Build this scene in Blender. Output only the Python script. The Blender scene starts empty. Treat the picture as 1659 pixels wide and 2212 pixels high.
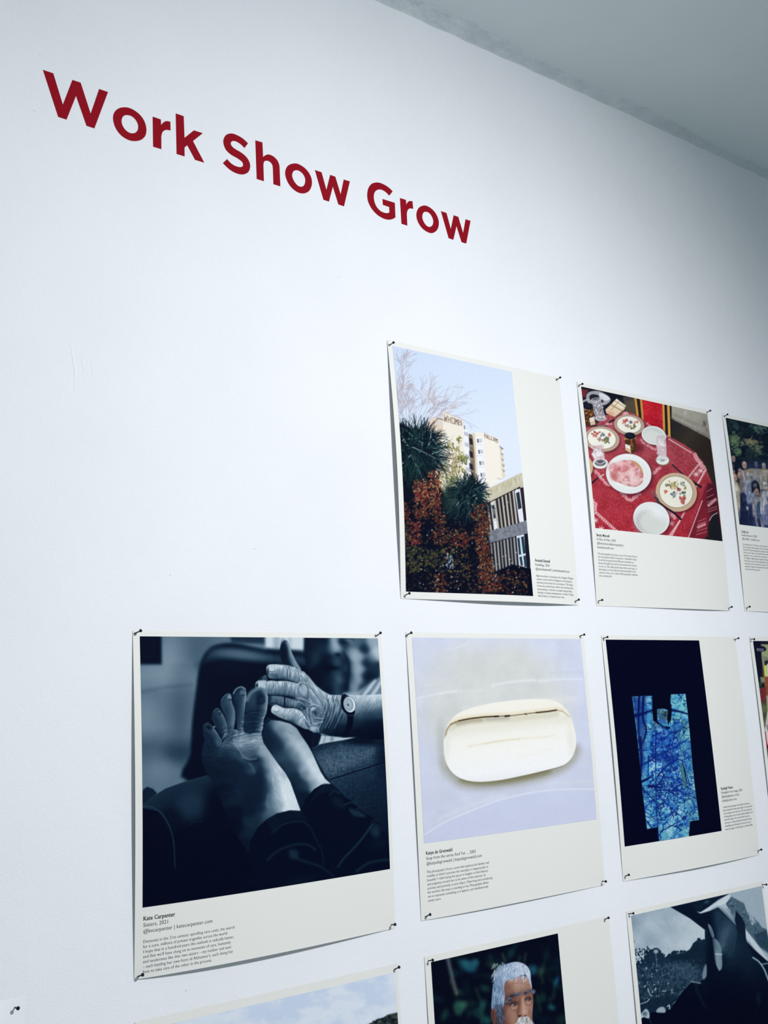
import bpy, bmesh, math, random
import numpy as np
from mathutils import Matrix, Vector

S = bpy.context.scene
COL = S.collection
Z0 = 1.63            # height above the floor of the top edge of the middle row of prints
CEIL = 2.742         # ceiling height

# ------------------------------------------------------------------ camera
F_PX = 2299.485      # focal length in pixels of the 1659 x 2212 frame
CAM = np.array([-0.574526, -1.281147, -0.130892 + Z0])
AX_R = np.array([0.79586416, -0.60344416, -0.04955176])
AX_D = np.array([0.07831799, 0.18375131, -0.97984782])
AX_F = np.array([0.60038864, 0.77594497, 0.19350162])
cam_d = bpy.data.cameras.new('camera'); cam = bpy.data.objects.new('camera', cam_d); COL.objects.link(cam)
cam_d.sensor_fit = 'HORIZONTAL'; cam_d.sensor_width = 36.0; cam_d.lens = 36.0 * F_PX / 1659.0
cam_d.clip_start = 0.01
M = Matrix([[AX_R[i], -AX_D[i], -AX_F[i], CAM[i]] for i in range(3)] + [[0, 0, 0, 1]])
cam.matrix_world = M
S.camera = cam

# ------------------------------------------------------------------ light
W = bpy.data.worlds.new('world'); S.world = W; W.use_nodes = True
bg = W.node_tree.nodes['Background']
bg.inputs['Color'].default_value = (0.80, 0.975, 1.03, 1); bg.inputs['Strength'].default_value = 0.325

def spot(name, loc, target, watts, size, radius, color, blend=1.0):
    d = bpy.data.lights.new(name, 'SPOT'); d.energy = watts; d.spot_size = math.radians(size)
    d.spot_blend = blend; d.shadow_soft_size = radius; d.color = color
    o = bpy.data.objects.new(name, d); COL.objects.link(o); o.location = loc
    o.rotation_euler = (Vector(target) - Vector(loc)).to_track_quat('-Z', 'Y').to_euler()
    return o
# the gallery's spotlight: under the ceiling, two metres off the wall, aimed down at the rows of prints
spot('track_spotlight', (0.75, -2.0, Z0 + 0.75), (0.33, 0.0, Z0 - 0.40), 163, 102, 0.024, (0.99, 0.978, 0.99), 1.0)

S.view_settings.view_transform = 'Standard'; S.view_settings.look = 'None'
S.view_settings.gamma = 1.0; S.view_settings.use_curve_mapping = False
S.view_settings.exposure = 0.0

# ------------------------------------------------------------------ helpers
def project(x, y, z):
    d = (np.asarray(x, np.float64) - CAM[0], np.asarray(y, np.float64) - CAM[1], np.asarray(z, np.float64) - CAM[2])
    r = sum(a * b for a, b in zip(AX_R, d)); dn = sum(a * b for a, b in zip(AX_D, d)); f = sum(a * b for a, b in zip(AX_F, d))
    return 829.5 + F_PX * r / f, 1106.0 + F_PX * dn / f

def on_wall(px, py, y=0.0):
    """point of the plane at depth y that the photograph shows at pixel (px, py)"""
    d = AX_R * ((px - 829.5) / F_PX) + AX_D * ((py - 1106.0) / F_PX) + AX_F
    t = (y - CAM[1]) / d[1]
    return CAM + t * d

def lin(c):
    c = np.asarray(c, np.float64) / 255.0
    return np.where(c <= 0.04045, c / 12.92, ((c + 0.055) / 1.055) ** 2.4)

def link(o, parent=None):
    COL.objects.link(o)
    if parent is not None: o.parent = parent
    return o

def tag(o, label=None, cat=None, group=None, kind=None):
    if label: o['label'] = label
    if cat: o['category'] = cat
    if group: o['group'] = group
    if kind: o['kind'] = kind
    return o

def mesh_obj(name, verts, faces, mat, parent=None, smooth=False):
    m = bpy.data.meshes.new(name); m.from_pydata([tuple(v) for v in verts], [], faces); m.update()
    m.materials.append(mat)
    if smooth: m.polygons.foreach_set('use_smooth', [True] * len(m.polygons))
    return link(bpy.data.objects.new(name, m), parent)

def material(name, rgb, rough=0.6, spec=0.3):
    m = bpy.data.materials.new(name); m.use_nodes = True
    b = m.node_tree.nodes['Principled BSDF']
    b.inputs['Base Color'].default_value = (*rgb, 1); b.inputs['Roughness'].default_value = rough
    b.inputs['Specular IOR Level'].default_value = spec
    return m

def bump(m, scale, strength, dist, detail=3.0, second=None):
    nt = m.node_tree; b = nt.nodes['Principled BSDF']
    tc = nt.nodes.new('ShaderNodeTexCoord')
    n = nt.nodes.new('ShaderNodeTexNoise'); n.inputs['Scale'].default_value = scale; n.inputs['Detail'].default_value = detail
    nt.links.new(tc.outputs['Object'], n.inputs['Vector'])
    h = n.outputs['Fac']
    if second:
        n2 = nt.nodes.new('ShaderNodeTexNoise'); n2.inputs['Scale'].default_value = second[0]; n2.inputs['Detail'].default_value = 2
        nt.links.new(tc.outputs['Object'], n2.inputs['Vector'])
        a = nt.nodes.new('ShaderNodeMath'); a.operation = 'MULTIPLY_ADD'; a.inputs[1].default_value = second[1]
        nt.links.new(n2.outputs['Fac'], a.inputs[0]); nt.links.new(h, a.inputs[2]); h = a.outputs[0]
    bp = nt.nodes.new('ShaderNodeBump'); bp.inputs['Strength'].default_value = strength; bp.inputs['Distance'].default_value = dist
    nt.links.new(h, bp.inputs['Height']); nt.links.new(bp.outputs['Normal'], b.inputs['Normal'])
    return m

def mottle(m, scale, c1, c2):
    nt = m.node_tree; b = nt.nodes['Principled BSDF']
    tc = nt.nodes.new('ShaderNodeTexCoord')
    n = nt.nodes.new('ShaderNodeTexNoise'); n.inputs['Scale'].default_value = scale; n.inputs['Detail'].default_value = 4
    r = nt.nodes.new('ShaderNodeValToRGB'); r.color_ramp.elements[0].position = 0.3; r.color_ramp.elements[1].position = 0.7
    r.color_ramp.elements[0].color = (*c1, 1); r.color_ramp.elements[1].color = (*c2, 1)
    nt.links.new(tc.outputs['Object'], n.inputs['Vector']); nt.links.new(n.outputs['Fac'], r.inputs['Fac'])
    nt.links.new(r.outputs['Color'], b.inputs['Base Color'])
    return m

MAT = {}
MAT['wall'] = bump(material('white_wall_paint', (0.83, 0.85, 0.88), 0.75, 0.15), 360, 0.32, 0.0013, 4, (45, 1.3))
mottle(MAT['wall'], 5.0, (0.815, 0.83, 0.868), (0.845, 0.86, 0.898))
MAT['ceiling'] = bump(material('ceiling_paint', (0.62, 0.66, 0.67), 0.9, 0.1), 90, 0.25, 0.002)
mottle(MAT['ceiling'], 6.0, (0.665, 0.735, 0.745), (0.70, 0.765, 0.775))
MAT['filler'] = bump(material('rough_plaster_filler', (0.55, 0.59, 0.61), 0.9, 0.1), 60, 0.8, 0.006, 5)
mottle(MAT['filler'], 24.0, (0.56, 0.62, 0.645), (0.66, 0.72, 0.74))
MAT['floor'] = mottle(material('grey_floor', (0.3, 0.3, 0.3), 0.5, 0.3), 3.0, (0.58, 0.60, 0.61), (0.66, 0.68, 0.69))
MAT['scuff'] = material('grey_scuff', (0.70, 0.72, 0.75), 0.8, 0.1)
MAT['paper'] = bump(material('cream_paper', (0.788, 0.79, 0.758), 0.55, 0.25), 900, 0.05, 0.0002)
MAT['white_sheet'] = bump(material('white_blank_sheet', (0.82, 0.845, 0.875), 0.6, 0.2), 400, 0.05, 0.0003)
MAT['ink'] = material('black_print_ink', (0.030, 0.032, 0.036), 0.5, 0.2)
MAT['ink_grey'] = material('grey_print_ink', (0.085, 0.09, 0.095), 0.5, 0.2)
MAT['red'] = mottle(material('dark_red_vinyl', (0.25, 0.006, 0.016), 0.6, 0.03), 3.0, (0.275, 0.0055, 0.014), (0.295, 0.0065, 0.017))
MAT['nail'] = material('black_steel', (0.004, 0.005, 0.013), 0.5, 0.15)
pm = bpy.data.materials.new('printed_photograph_ink'); pm.use_nodes = True
_b = pm.node_tree.nodes['Principled BSDF']; _b.inputs['Roughness'].default_value = 0.6; _b.inputs['Specular IOR Level'].default_value = 0.02
_a = pm.node_tree.nodes.new('ShaderNodeAttribute'); _a.attribute_name = 'print'
pm.node_tree.links.new(_a.outputs['Color'], _b.inputs['Base Color'])
MAT['photo'] = pm

# ------------------------------------------------------------------ the room
def box(name, lo, hi, mat, parent=None):
    (a, b, c), (d, e, f) = lo, hi
    v = [(a, b, c), (d, b, c), (d, e, c), (a, e, c), (a, b, f), (d, b, f), (d, e, f), (a, e, f)]
    q = [(0, 3, 2, 1), (4, 5, 6, 7), (0, 1, 5, 4), (1, 2, 6, 5), (2, 3, 7, 6), (3, 0, 4, 7)]
    return mesh_obj(name, v, q, mat, parent)

wall = tag(box('wall_back', (-1.6, 0.0, 0.0), (3.6, 0.12, CEIL), MAT['wall']), kind='structure')
tag(box('floor', (-1.6, -3.2, -0.1), (3.6, 0.12, 0.0), MAT['floor']), kind='structure')
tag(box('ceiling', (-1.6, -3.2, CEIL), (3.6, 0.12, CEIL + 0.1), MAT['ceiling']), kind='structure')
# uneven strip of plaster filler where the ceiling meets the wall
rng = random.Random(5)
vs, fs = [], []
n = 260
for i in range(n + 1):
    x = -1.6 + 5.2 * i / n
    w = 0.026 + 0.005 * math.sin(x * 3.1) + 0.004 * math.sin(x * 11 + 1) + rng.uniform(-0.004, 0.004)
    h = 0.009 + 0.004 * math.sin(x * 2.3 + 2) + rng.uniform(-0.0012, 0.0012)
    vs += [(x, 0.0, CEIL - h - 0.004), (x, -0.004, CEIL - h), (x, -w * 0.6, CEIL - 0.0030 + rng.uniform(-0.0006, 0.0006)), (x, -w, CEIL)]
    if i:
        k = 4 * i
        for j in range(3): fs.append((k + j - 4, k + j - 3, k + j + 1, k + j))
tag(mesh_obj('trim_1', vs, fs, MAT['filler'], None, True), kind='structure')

# small scuffs and paint drips on the wall
def scuff(pts, r):
    P3 = [on_wall(*p) for p in pts]; v, f = [], []
    for i, p in enumerate(P3):
        a = P3[min(i + 1, len(P3) - 1)] - P3[max(i - 1, 0)]; a = a / np.linalg.norm(a)
        nx, nz = -a[2], a[0]; k = r * (0.35 if i in (0, len(P3) - 1) else 1)
        v += [(p[0] + nx * k, 0.0, p[2] + nz * k), (p[0], -0.0007, p[2]), (p[0] - nx * k, 0.0, p[2] - nz * k)]
        if i:
            b = 3 * i; f += [(b - 3, b - 2, b + 1, b), (b - 2, b - 1, b + 2, b + 1)]
    return mesh_obj('scuff_mark', v, f, MAT['scuff'], wall, True)
scuff([(70, 237), (74, 239), (78, 241)], 0.0008)
scuff([(228, 291), (231, 294)], 0.0010)
for pts in ([(152, 742), (158, 775), (162, 805), (161, 838)], [(176, 772), (180, 800)], [(197, 788), (201, 806)]):
    o = scuff(pts, 0.0016); o.data.materials[0] = MAT['wall']; o.name = 'paint_drip'
for p in [(548, 1184), (366, 1241), (84, 118), (730, 598), (400, 2138), (1030, 430)]:
    scuff([p, (p[0] + 2, p[1] + 1.5), (p[0] + 4, p[1] + 2)], 0.0009)
# ------------------------------------------------------------------ red vinyl lettering
def catmull(pts, closed=True, sub=6):
    pts = np.asarray(pts, float); n = len(pts); out = []
    rngi = range(n) if closed else range(n - 1)
    for i in rngi:
        if closed: p0, p1, p2, p3 = pts[i - 1], pts[i], pts[(i + 1) % n], pts[(i + 2) % n]
        else: p0, p1, p2, p3 = pts[max(i - 1, 0)], pts[i], pts[i + 1], pts[min(i + 2, n - 1)]
        for k in range(sub):
            t = k / sub
            out.append(0.5 * ((2 * p1) + (-p0 + p2) * t + (2 * p0 - 5 * p1 + 4 * p2 - p3) * t * t + (-p0 + 3 * p1 - 3 * p2 + p3) * t ** 3))
    if not closed: out.append(pts[-1])
    return np.array(out)

def mixed(items):
    """outline: tuples are corners, lists of tuples are smooth open runs"""
    out = []
    for it in items:
        if isinstance(it, list): out += [tuple(q) for q in catmull(it, False, 8)]
        else: out.append(it)
    res = []
    for q in out:
        if not res or abs(q[0] - res[-1][0]) + abs(q[1] - res[-1][1]) > 1.0: res.append((float(q[0]), float(q[1])))
    if abs(res[0][0] - res[-1][0]) + abs(res[0][1] - res[-1][1]) <= 1.0: res.pop()
    return res

def letter(word, outline, hole, space):
    x0, y0, s = space
    bm = bmesh.new(); zt = -0.0004
    def loop(pts):
        w = [on_wall(x0 + s * x, y0 + s * y) for x, y in pts]
        return [bm.verts.new((p[0], zt, p[2])) for p in w]
    loops = [loop(outline)] + ([loop(hole)] if hole is not None else [])
    edges = [bm.edges.new((L[i], L[(i + 1) % len(L)])) for L in loops for i in range(len(L))]
    r = bmesh.ops.triangle_fill(bm, use_beauty=True, edges=edges)
    g = bmesh.ops.extrude_face_region(bm, geom=list(bm.faces))
    for v in [e for e in g['geom'] if isinstance(e, bmesh.types.BMVert)]: v.co.y = -0.00002
    bmesh.ops.recalc_face_normals(bm, faces=bm.faces)
    m = bpy.data.meshes.new('letter'); bm.to_mesh(m); bm.free(); m.materials.append(MAT['red'])
    return link(bpy.data.objects.new('letter', m), word)

def ell(cx, cy, a, b, rot, n=48):
    c, s = math.cos(math.radians(rot)), math.sin(math.radians(rot))
    return [(cx + a * math.cos(t) * c - b * math.sin(t) * s, cy + a * math.cos(t) * s + b * math.sin(t) * c) for t in [2 * math.pi * i / n for i in range(n)]]

def smooth(pts): return [tuple(p) for p in catmull(pts, True, 6)]

title = tag(link(bpy.data.objects.new('wall_lettering', None)), 'dark red vinyl lettering reading Work Show Grow stuck on the white wall', 'lettering')
title.location = (0.0, 0.0, 0.0)
def word(lbl):
    o = link(bpy.data.objects.new('word', None), title); o['label'] = lbl; return o
wk = word('dark red word Work'); sh = word('dark red word Show'); gr = word('dark red word Grow')
sp = (80, 140, 160 / 1659)
letter(wk, [(132, 116), (362, 192), (578, 895), (792, 340), (976, 402), (1200, 1098), (1390, 544), (1588, 612), (1284, 1425), (1108, 1368), (873, 695), (660, 1228), (474, 1168)], None, sp)
sp = (230, 220, 220 / 1659)
def o_shape(wd, top, left, bot, right, pts_o, pts_i, sp): letter(wd, smooth(pts_o), smooth(pts_i), sp)
letter(wk, smooth([(292, 90), (400, 112), (520, 190), (608, 300), (648, 430), (635, 545), (570, 615), (470, 640), (360, 622), (240, 548), (150, 430), (108, 290), (122, 185), (190, 112)]),
       smooth([(336, 216), (410, 236), (475, 295), (513, 375), (510, 455), (470, 503), (412, 514), (345, 490), (285, 430), (250, 355), (248, 285), (278, 232)]), sp)
letter(wk, mixed([(752, 242), (884, 288), (890, 380), [(890, 380), (925, 338), (975, 315), (1040, 326)], (1040, 326), (1043, 466), [(1043, 466), (970, 458), (915, 490), (892, 560)], (893, 772), (760, 732)]), None, sp)
letter(wk, [(1128, 190), (1257, 235), (1270, 588), (1422, 466), (1568, 512), (1408, 640), (1592, 992), (1442, 945), (1316, 708), (1270, 745), (1272, 890), (1142, 850)], None, sp)
sp = (470, 270, 160 / 1659)
letter(sh, mixed([(680, 412), (602, 517), [(602, 517), (520, 435), (430, 378), (350, 358), (302, 385), (296, 430), (325, 485), (400, 545), (520, 615), (640, 715), (710, 830), (728, 940), (690, 1050), (610, 1100), (520, 1108), (400, 1075), (260, 992), (118, 856)], (118, 856), (210, 765),
                  [(210, 765), (300, 860), (400, 920), (500, 945), (560, 925), (570, 880), (540, 820), (440, 745), (300, 665), (190, 560), (135, 430), (135, 320), (190, 225), (290, 192), (400, 215), (550, 295), (680, 412)]]), None, sp)
letter(sh, mixed([(845, 345), (1002, 392), (1018, 718), [(1018, 718), (1070, 680), (1140, 662), (1240, 700), (1330, 785), (1375, 880), (1387, 960)], (1404, 1375), (1250, 1328), (1238, 975), [(1238, 975), (1225, 895), (1175, 830), (1100, 800), (1040, 825), (1024, 900)], (1036, 1260), (876, 1210)]), None, sp)
sp = (600, 330, 170 / 1659)
letter(sh, smooth([(345, 226), (450, 248), (575, 330), (670, 450), (716, 580), (708, 710), (650, 815), (545, 858), (430, 838), (310, 755), (215, 630), (160, 480), (165, 360), (225, 265)]),
       smooth([(395, 368), (460, 388), (530, 450), (575, 540), (575, 630), (545, 695), (490, 718), (420, 692), (355, 620), (310, 530), (303, 450), (335, 388)]), sp)
wpts = [(782, 366), (922, 412), (1024, 785), (1104, 468), (1212, 506), (1324, 880), (1390, 566), (1518, 604), (1395, 1130), (1277, 1090), (1160, 712), (1078, 1030), (962, 992)]
letter(sh, wpts, None, sp)
sp = (780, 370, 130 / 1659)
letter(gr, mixed([(868, 556), (774, 672), [(774, 672), (690, 585), (600, 525), (510, 502), (420, 530), (365, 600), (348, 720), (375, 870), (440, 1000), (540, 1100), (650, 1148), (730, 1152), (782, 1132)], (782, 1132), (772, 985), (600, 928), (588, 765), (928, 872), (945, 1272),
                  [(945, 1272), (860, 1320), (750, 1335), (610, 1300), (440, 1195), (290, 1030), (195, 840), (168, 660), (195, 480), (280, 355), (400, 312), (520, 322), (680, 395), (800, 485), (868, 556)]]), None, sp)
letter(gr, mixed([(1070, 738), (1232, 790), (1246, 925), [(1246, 925), (1285, 850), (1340, 822), (1415, 828)], (1415, 828), (1434, 1038), [(1434, 1038), (1350, 1025), (1285, 1070), (1258, 1165)], (1272, 1500), (1112, 1448)]), None, sp)
sp = (880, 420, 150 / 1659)
letter(gr, smooth([(395, 266), (490, 288), (610, 375), (700, 500), (746, 640), (740, 770), (690, 870), (590, 925), (470, 895), (350, 805), (260, 675), (215, 530), (228, 400), (290, 305)]),
       smooth([(440, 415), (500, 432), (560, 490), (605, 580), (618, 665), (590, 745), (525, 778), (450, 742), (390, 660), (355, 560), (362, 480), (392, 428)]), sp)
letter(gr, [(800, 400), (932, 444), (1036, 830), (1104, 498), (1214, 538), (1330, 925), (1388, 596), (1506, 632), (1404, 1175), (1292, 1140), (1172, 755), (1096, 1085), (984, 1046)], None, sp)
# ------------------------------------------------------------------ prints: sheets, printed pictures, captions
SW, SH = 0.3985, 0.420     # sheet size
#        left x, top z (from Z0), bow of left edge, bottom edge, where the bottom bow peaks, right edge
SHEETS = {
    'tower': (0.44031, 0.47435, 0.0085, 0.0120, 1.35, 0.003), 'table': (0.88626, 0.47460, 0.0050, 0.0050, 2.2, 0.003), 'family': (1.33479, 0.47486, 0.0038, 0.003, 1.0, 0.003),
    'feet': (0.0, 0.0, 0.0055, 0.0120, 0.80, 0.004), 'soap': (0.44657, 0.00272, 0.0026, 0.0045, 0.8, 0.003), 'figure': (0.89180, 0.00229, 0.0030, 0.0070, 1.1, 0.003),
    'shelf': (1.33999, 0.00337, 0.0030, 0.004, 1.0, 0.003), 'hill': (0.00090, -0.46780, 0.004, 0.006, 1.0, 0.003), 'man': (0.44895, -0.46709, 0.0022, 0.006, 1.0, 0.003),
    'horse': (0.89287, -0.46645, 0.0024, 0.005, 1.0, 0.003), 'blank': (-0.5305, -0.41413, 0.003, 0.006, 1.0, 0.002)}

def lift(key, u, v):
    """distance of the sheet from the wall at u right of its left edge, v below its top edge"""
    _, _, aL, aB, k, aR = SHEETS[key]
    s = np.clip(u / SW, 0, 1); t = np.clip(v / SH, 0, 1)
    d = 0.0006 + aL * np.sin(np.pi * t) * (1 - s) ** 1.3 + aB * np.sin(np.pi * s ** k) * t ** 1.6 + aR * np.sin(np.pi * t) * s ** 1.3 + 0.0008 * np.sin(np.pi * s) * (1 - t)
    if key == 'blank': d = d + np.minimum(0.009, (1 - s) * 0.055) * (1 - np.exp(-v / 0.007))
    return d

_lat = np.random.RandomState(11).rand(128, 128).astype(np.float32)
def vnoise(x, y):
    xi = np.floor(x).astype(int); yi = np.floor(y).astype(int); fx = x - xi; fy = y - yi
    fx = fx * fx * (3 - 2 * fx); fy = fy * fy * (3 - 2 * fy)
    a = _lat[xi % 128, yi % 128]; b = _lat[(xi + 1) % 128, yi % 128]; c = _lat[xi % 128, (yi + 1) % 128]; d = _lat[(xi + 1) % 128, (yi + 1) % 128]
    return (a * (1 - fx) + b * fx) * (1 - fy) + (c * (1 - fx) + d * fx) * fy
def fbm(x, y, scale, oct=4, seed=0, sy=None):
    sy = sy or scale; t = 0; w = 1.0; tot = 0
    for o in range(oct):
        t = t + w * vnoise(x / scale * 2 ** o + seed * 17.3 + o * 5.1, y / sy * 2 ** o + seed * 9.7 + o * 3.3); tot += w; w *= 0.55
    return t / tot

def sstep(a, b, x):
    t = np.clip((x - a) / (b - a), 0, 1); return t * t * (3 - 2 * t)

class Pic:
    """a printed picture: colours on a fine grid over a rectangle of the sheet (u, v in metres).
    Shapes are given in a zoomed view of the photograph: space(x0, y0, s) turns view units into pixels."""
    def __init__(self, key, u0, v0, u1, v1, du, dv, scalar=False):
        self.key = key; self.r = (u0, v0, u1, v1)
        self.nu = max(2, int(round((u1 - u0) / du)) + 1); self.nv = max(2, int(round((v1 - v0) / dv)) + 1)
        u = np.linspace(u0, u1, self.nu); v = np.linspace(v0, v1, self.nv)
        self.U, self.V = np.meshgrid(u, v)
        sx, sz = SHEETS[key][:2]
        self.x = sx + self.U; self.z = Z0 + sz - self.V; self.y = -lift(key, self.U, self.V) - 0.00055
        px, py = project(self.x, self.y, self.z); self.px = px.astype(np.float32); self.py = py.astype(np.float32)
        self.C = np.zeros((self.nv, self.nu, 1 if scalar else 3), np.float32)
        self.sc = scalar; self.sp = (0, 0, 1.0)
    def space(self, x0, y0, s): self.sp = (x0, y0, s)
    def T(self, pts):
        p = np.asarray(pts, float).reshape(-1, 2); return np.stack([self.sp[0] + self.sp[2] * p[:, 0], self.sp[1] + self.sp[2] * p[:, 1]], 1)
    def block(self, x0, x1, y0, y1):
        sx, sz = SHEETS[self.key][:2]; us, vs = [], []
        for a, b in ((x0, y0), (x1, y0), (x0, y1), (x1, y1), ((x0 + x1) / 2, (y0 + y1) / 2)):
            for dep in (0.0, -0.013):
                q = on_wall(a, b, dep); us.append(q[0] - sx); vs.append(Z0 + sz - q[2])
        a, b, c, d = self.r
        i0 = int((min(us) - a) / (c - a) * (self.nu - 1)) - 1; i1 = int((max(us) - a) / (c - a) * (self.nu - 1)) + 3
        j0 = int((min(vs) - b) / (d - b) * (self.nv - 1)) - 1; j1 = int((max(vs) - b) / (d - b) * (self.nv - 1)) + 3
        i0, j0 = max(i0, 0), max(j0, 0); i1, j1 = min(i1, self.nu), min(j1, self.nv)
        if i1 <= i0 or j1 <= j0: return None
        return (slice(j0, j1), slice(i0, i1))
    def put(self, bl, mask, col, sd=None):
        if callable(col): col = col(self.px[bl], self.py[bl], sd)
        col = np.asarray(col, np.float32)
        if not self.sc: col = col / 255.0
        if col.ndim == 0: col = col.reshape(1)
        if col.ndim == 2 and self.sc: col = col[..., None]
        m = mask[..., None]; self.C[bl] = self.C[bl] * (1 - m) + col * m
    def all(self, col): 
        bl = (slice(0, self.nv), slice(0, self.nu)); self.put(bl, np.ones((self.nv, self.nu), np.float32), col)
    def fill(self, pts, col, soft=0.9, a=1.0, curve=0, tex=None):
        p = self.T(pts)
        if curve: p = catmull(p, True, curve)
        bl = self.block(p[:, 0].min() - soft - 1, p[:, 0].max() + soft + 1, p[:, 1].min() - soft - 1, p[:, 1].max() + soft + 1)
        if bl is None: return
        X, Y = self.px[bl], self.py[bl]; d2 = np.full(X.shape, 1e9, np.float32); ins = np.zeros(X.shape, bool)
        n = len(p)
        for i in range(n):
            ax, ay = p[i]; bx, by = p[(i + 1) % n]; ex, ey = bx - ax, by - ay; L = ex * ex + ey * ey
            if L < 1e-9: continue
            wx, wy = X - ax, Y - ay
            t = np.clip((wx * ex + wy * ey) / L, 0, 1); qx = wx - ex * t; qy = wy - ey * t
            np.minimum(d2, qx * qx + qy * qy, out=d2)
            if ay != by:
                c = (ay > Y) != (by > Y); ins ^= c & (wx < ex * (wy / ey))
        sd = np.sqrt(d2) * np.where(ins, -1, 1)
        m = sstep(soft, -soft, sd) * a
        if tex is not None: m = m * tex(X, Y)
        self.put(bl, m.astype(np.float32), col, sd)
    def dist(self, p, X, Y, closed=False):
        d2 = np.full(X.shape, 1e9, np.float32); tt = np.zeros(X.shape, np.float32); n = len(p)
        for i in range(n - 1):
            ax, ay = p[i]; bx, by = p[i + 1]; ex, ey = bx - ax, by - ay; L = ex * ex + ey * ey + 1e-9
            wx, wy = X - ax, Y - ay; t = np.clip((wx * ex + wy * ey) / L, 0, 1); q = (wx - ex * t) ** 2 + (wy - ey * t) ** 2
            k = q < d2; d2 = np.where(k, q, d2); tt = np.where(k, (i + t) / (n - 1), tt)
        return np.sqrt(d2), tt
    def line(self, pts, w, col, soft=0.7, a=1.0, curve=0):
        """stroke of full width w (view units, or (start, end)); soft in pixels"""
        p = self.T(pts)
        if curve: p = catmull(p, False, curve)
        w0, w1 = (w if isinstance(w, tuple) else (w, w)); h0, h1 = max(w0 * self.sp[2] / 2, .35), max(w1 * self.sp[2] / 2, .3); soft = max(soft, .85); e = max(h0, h1) + soft + 1
        bl = self.block(p[:, 0].min() - e, p[:, 0].max() + e, p[:, 1].min() - e, p[:, 1].max() + e)
        if bl is None: return
        d, t = self.dist(p, self.px[bl], self.py[bl]); sd = d - (h0 + (h1 - h0) * t)
        self.put(bl, (sstep(soft, -soft, sd) * a).astype(np.float32), col, sd)
    def oval(self, cx, cy, rx, ry, col, rot=0, soft=0.9, a=1.0, ring=None):
        c = self.T([(cx, cy)])[0]; s = self.sp[2]; rx *= s; ry *= s; e = max(rx, ry) + soft + 1
        bl = self.block(c[0] - e, c[0] + e, c[1] - e, c[1] + e)
        if bl is None: return
        X, Y = self.px[bl] - c[0], self.py[bl] - c[1]; co, si = math.cos(math.radians(rot)), math.sin(math.radians(rot))
        qx = (X * co + Y * si) / rx; qy = (-X * si + Y * co) / ry; r = np.sqrt(qx * qx + qy * qy) + 1e-6
        sd = (r - 1) * min(rx, ry)
        if ring: sd = np.abs(sd) - ring * s / 2
        self.put(bl, (sstep(soft, -soft, sd) * a).astype(np.float32), col, sd)
    def near(self, pts, stops, curve=4):
        """colour from the distance (view units) to a line: stops = [(distance, value), ...]"""
        p = self.T(pts)
        if curve: p = catmull(p, False, curve)
        ds = np.array([q[0] for q in stops]) * self.sp[2]; vs = np.array([q[1] for q in stops], float)
        def f(X, Y, sd):
            d, _ = self.dist(p, X, Y)
            if vs.ndim == 1: return np.interp(d, ds, vs)
            return np.stack([np.interp(d, ds, vs[:, k]) for k in range(3)], -1)
        return f
    def ramp(self, a, b, stops):
        """colour along the direction a -> b"""
        p = self.T([a, b]); e = p[1] - p[0]; L = e @ e; ts = [q[0] for q in stops]; vs = np.array([q[1] for q in stops], float)
        def f(X, Y, sd):
            t = ((X - p[0][0]) * e[0] + (Y - p[0][1]) * e[1]) / L
            if vs.ndim == 1: return np.interp(t, ts, vs)
            return np.stack([np.interp(t, ts, vs[:, k]) for k in range(3)], -1)
        return f
    def idw(self, pts, sig=8.0):
        """smooth colour through samples (x, y, value ...) in view units"""
        q = self.T([(p[0], p[1]) for p in pts]); vals = np.array([p[2:] for p in pts], float)
        def f(X, Y, sd):
            num = 0; den = 0
            for (a, b), v in zip(q, vals):
                d2 = (X - a) ** 2 + (Y - b) ** 2; w = np.exp(-d2 / (2 * sig * sig)) + 1e-4 / (d2 + 30.0) ** 2; num = num + w[..., None] * v; den = den + w
            r = num / den[..., None]
            return r[..., 0] if vals.shape[1] == 1 else r
        return f
    def rough(self, pts, amp, sx, sy, ang=0, seed=0, soft=3, ridge=True, curve=3):
        """fine creases inside a region: noise drawn out along the direction ang (degrees, pixels sx across, sy along)"""
        t = math.radians(ang); co, si = math.cos(t), math.sin(t); base = self.C.copy()
        wob = (fbm(self.px, self.py, 14, 2, seed + 3) - .5) * 10
        a = self.px * co + self.py * si + wob * .6; b = -self.px * si + self.py * co
        n = fbm(b, a, sx, 2, seed, sy)
        n = (1 - np.abs(n - .5) * 5).clip(-1, 1) if ridge else (n - .5) * 3
        self.C = np.clip(base * (1 - amp * n[..., None]), 0, 1); mod = self.C; self.C = base
        p = self.T(pts); p = catmull(p, True, curve) if curve else p
        bl = self.block(p[:, 0].min() - soft - 1, p[:, 0].max() + soft + 1, p[:, 1].min() - soft - 1, p[:, 1].max() + soft + 1)
        if bl is None: return
        X, Y = self.px[bl], self.py[bl]; d2 = np.full(X.shape, 1e9, np.float32); ins = np.zeros(X.shape, bool); n_ = len(p)
        for i in range(n_):
            ax, ay = p[i]; bx, by = p[(i + 1) % n_]; ex, ey = bx - ax, by - ay; L = ex * ex + ey * ey
            if L < 1e-9: continue
            wx, wy = X - ax, Y - ay; tt = np.clip((wx * ex + wy * ey) / L, 0, 1)
            np.minimum(d2, (wx - ex * tt) ** 2 + (wy - ey * tt) ** 2, out=d2)
            if ay != by: ins ^= ((ay > Y) != (by > Y)) & (wx < ex * (wy / ey))
        m = sstep(soft, -soft, np.sqrt(d2) * np.where(ins, -1, 1))[..., None]
        self.C[bl] = self.C[bl] * (1 - m) + mod[bl] * m
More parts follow.
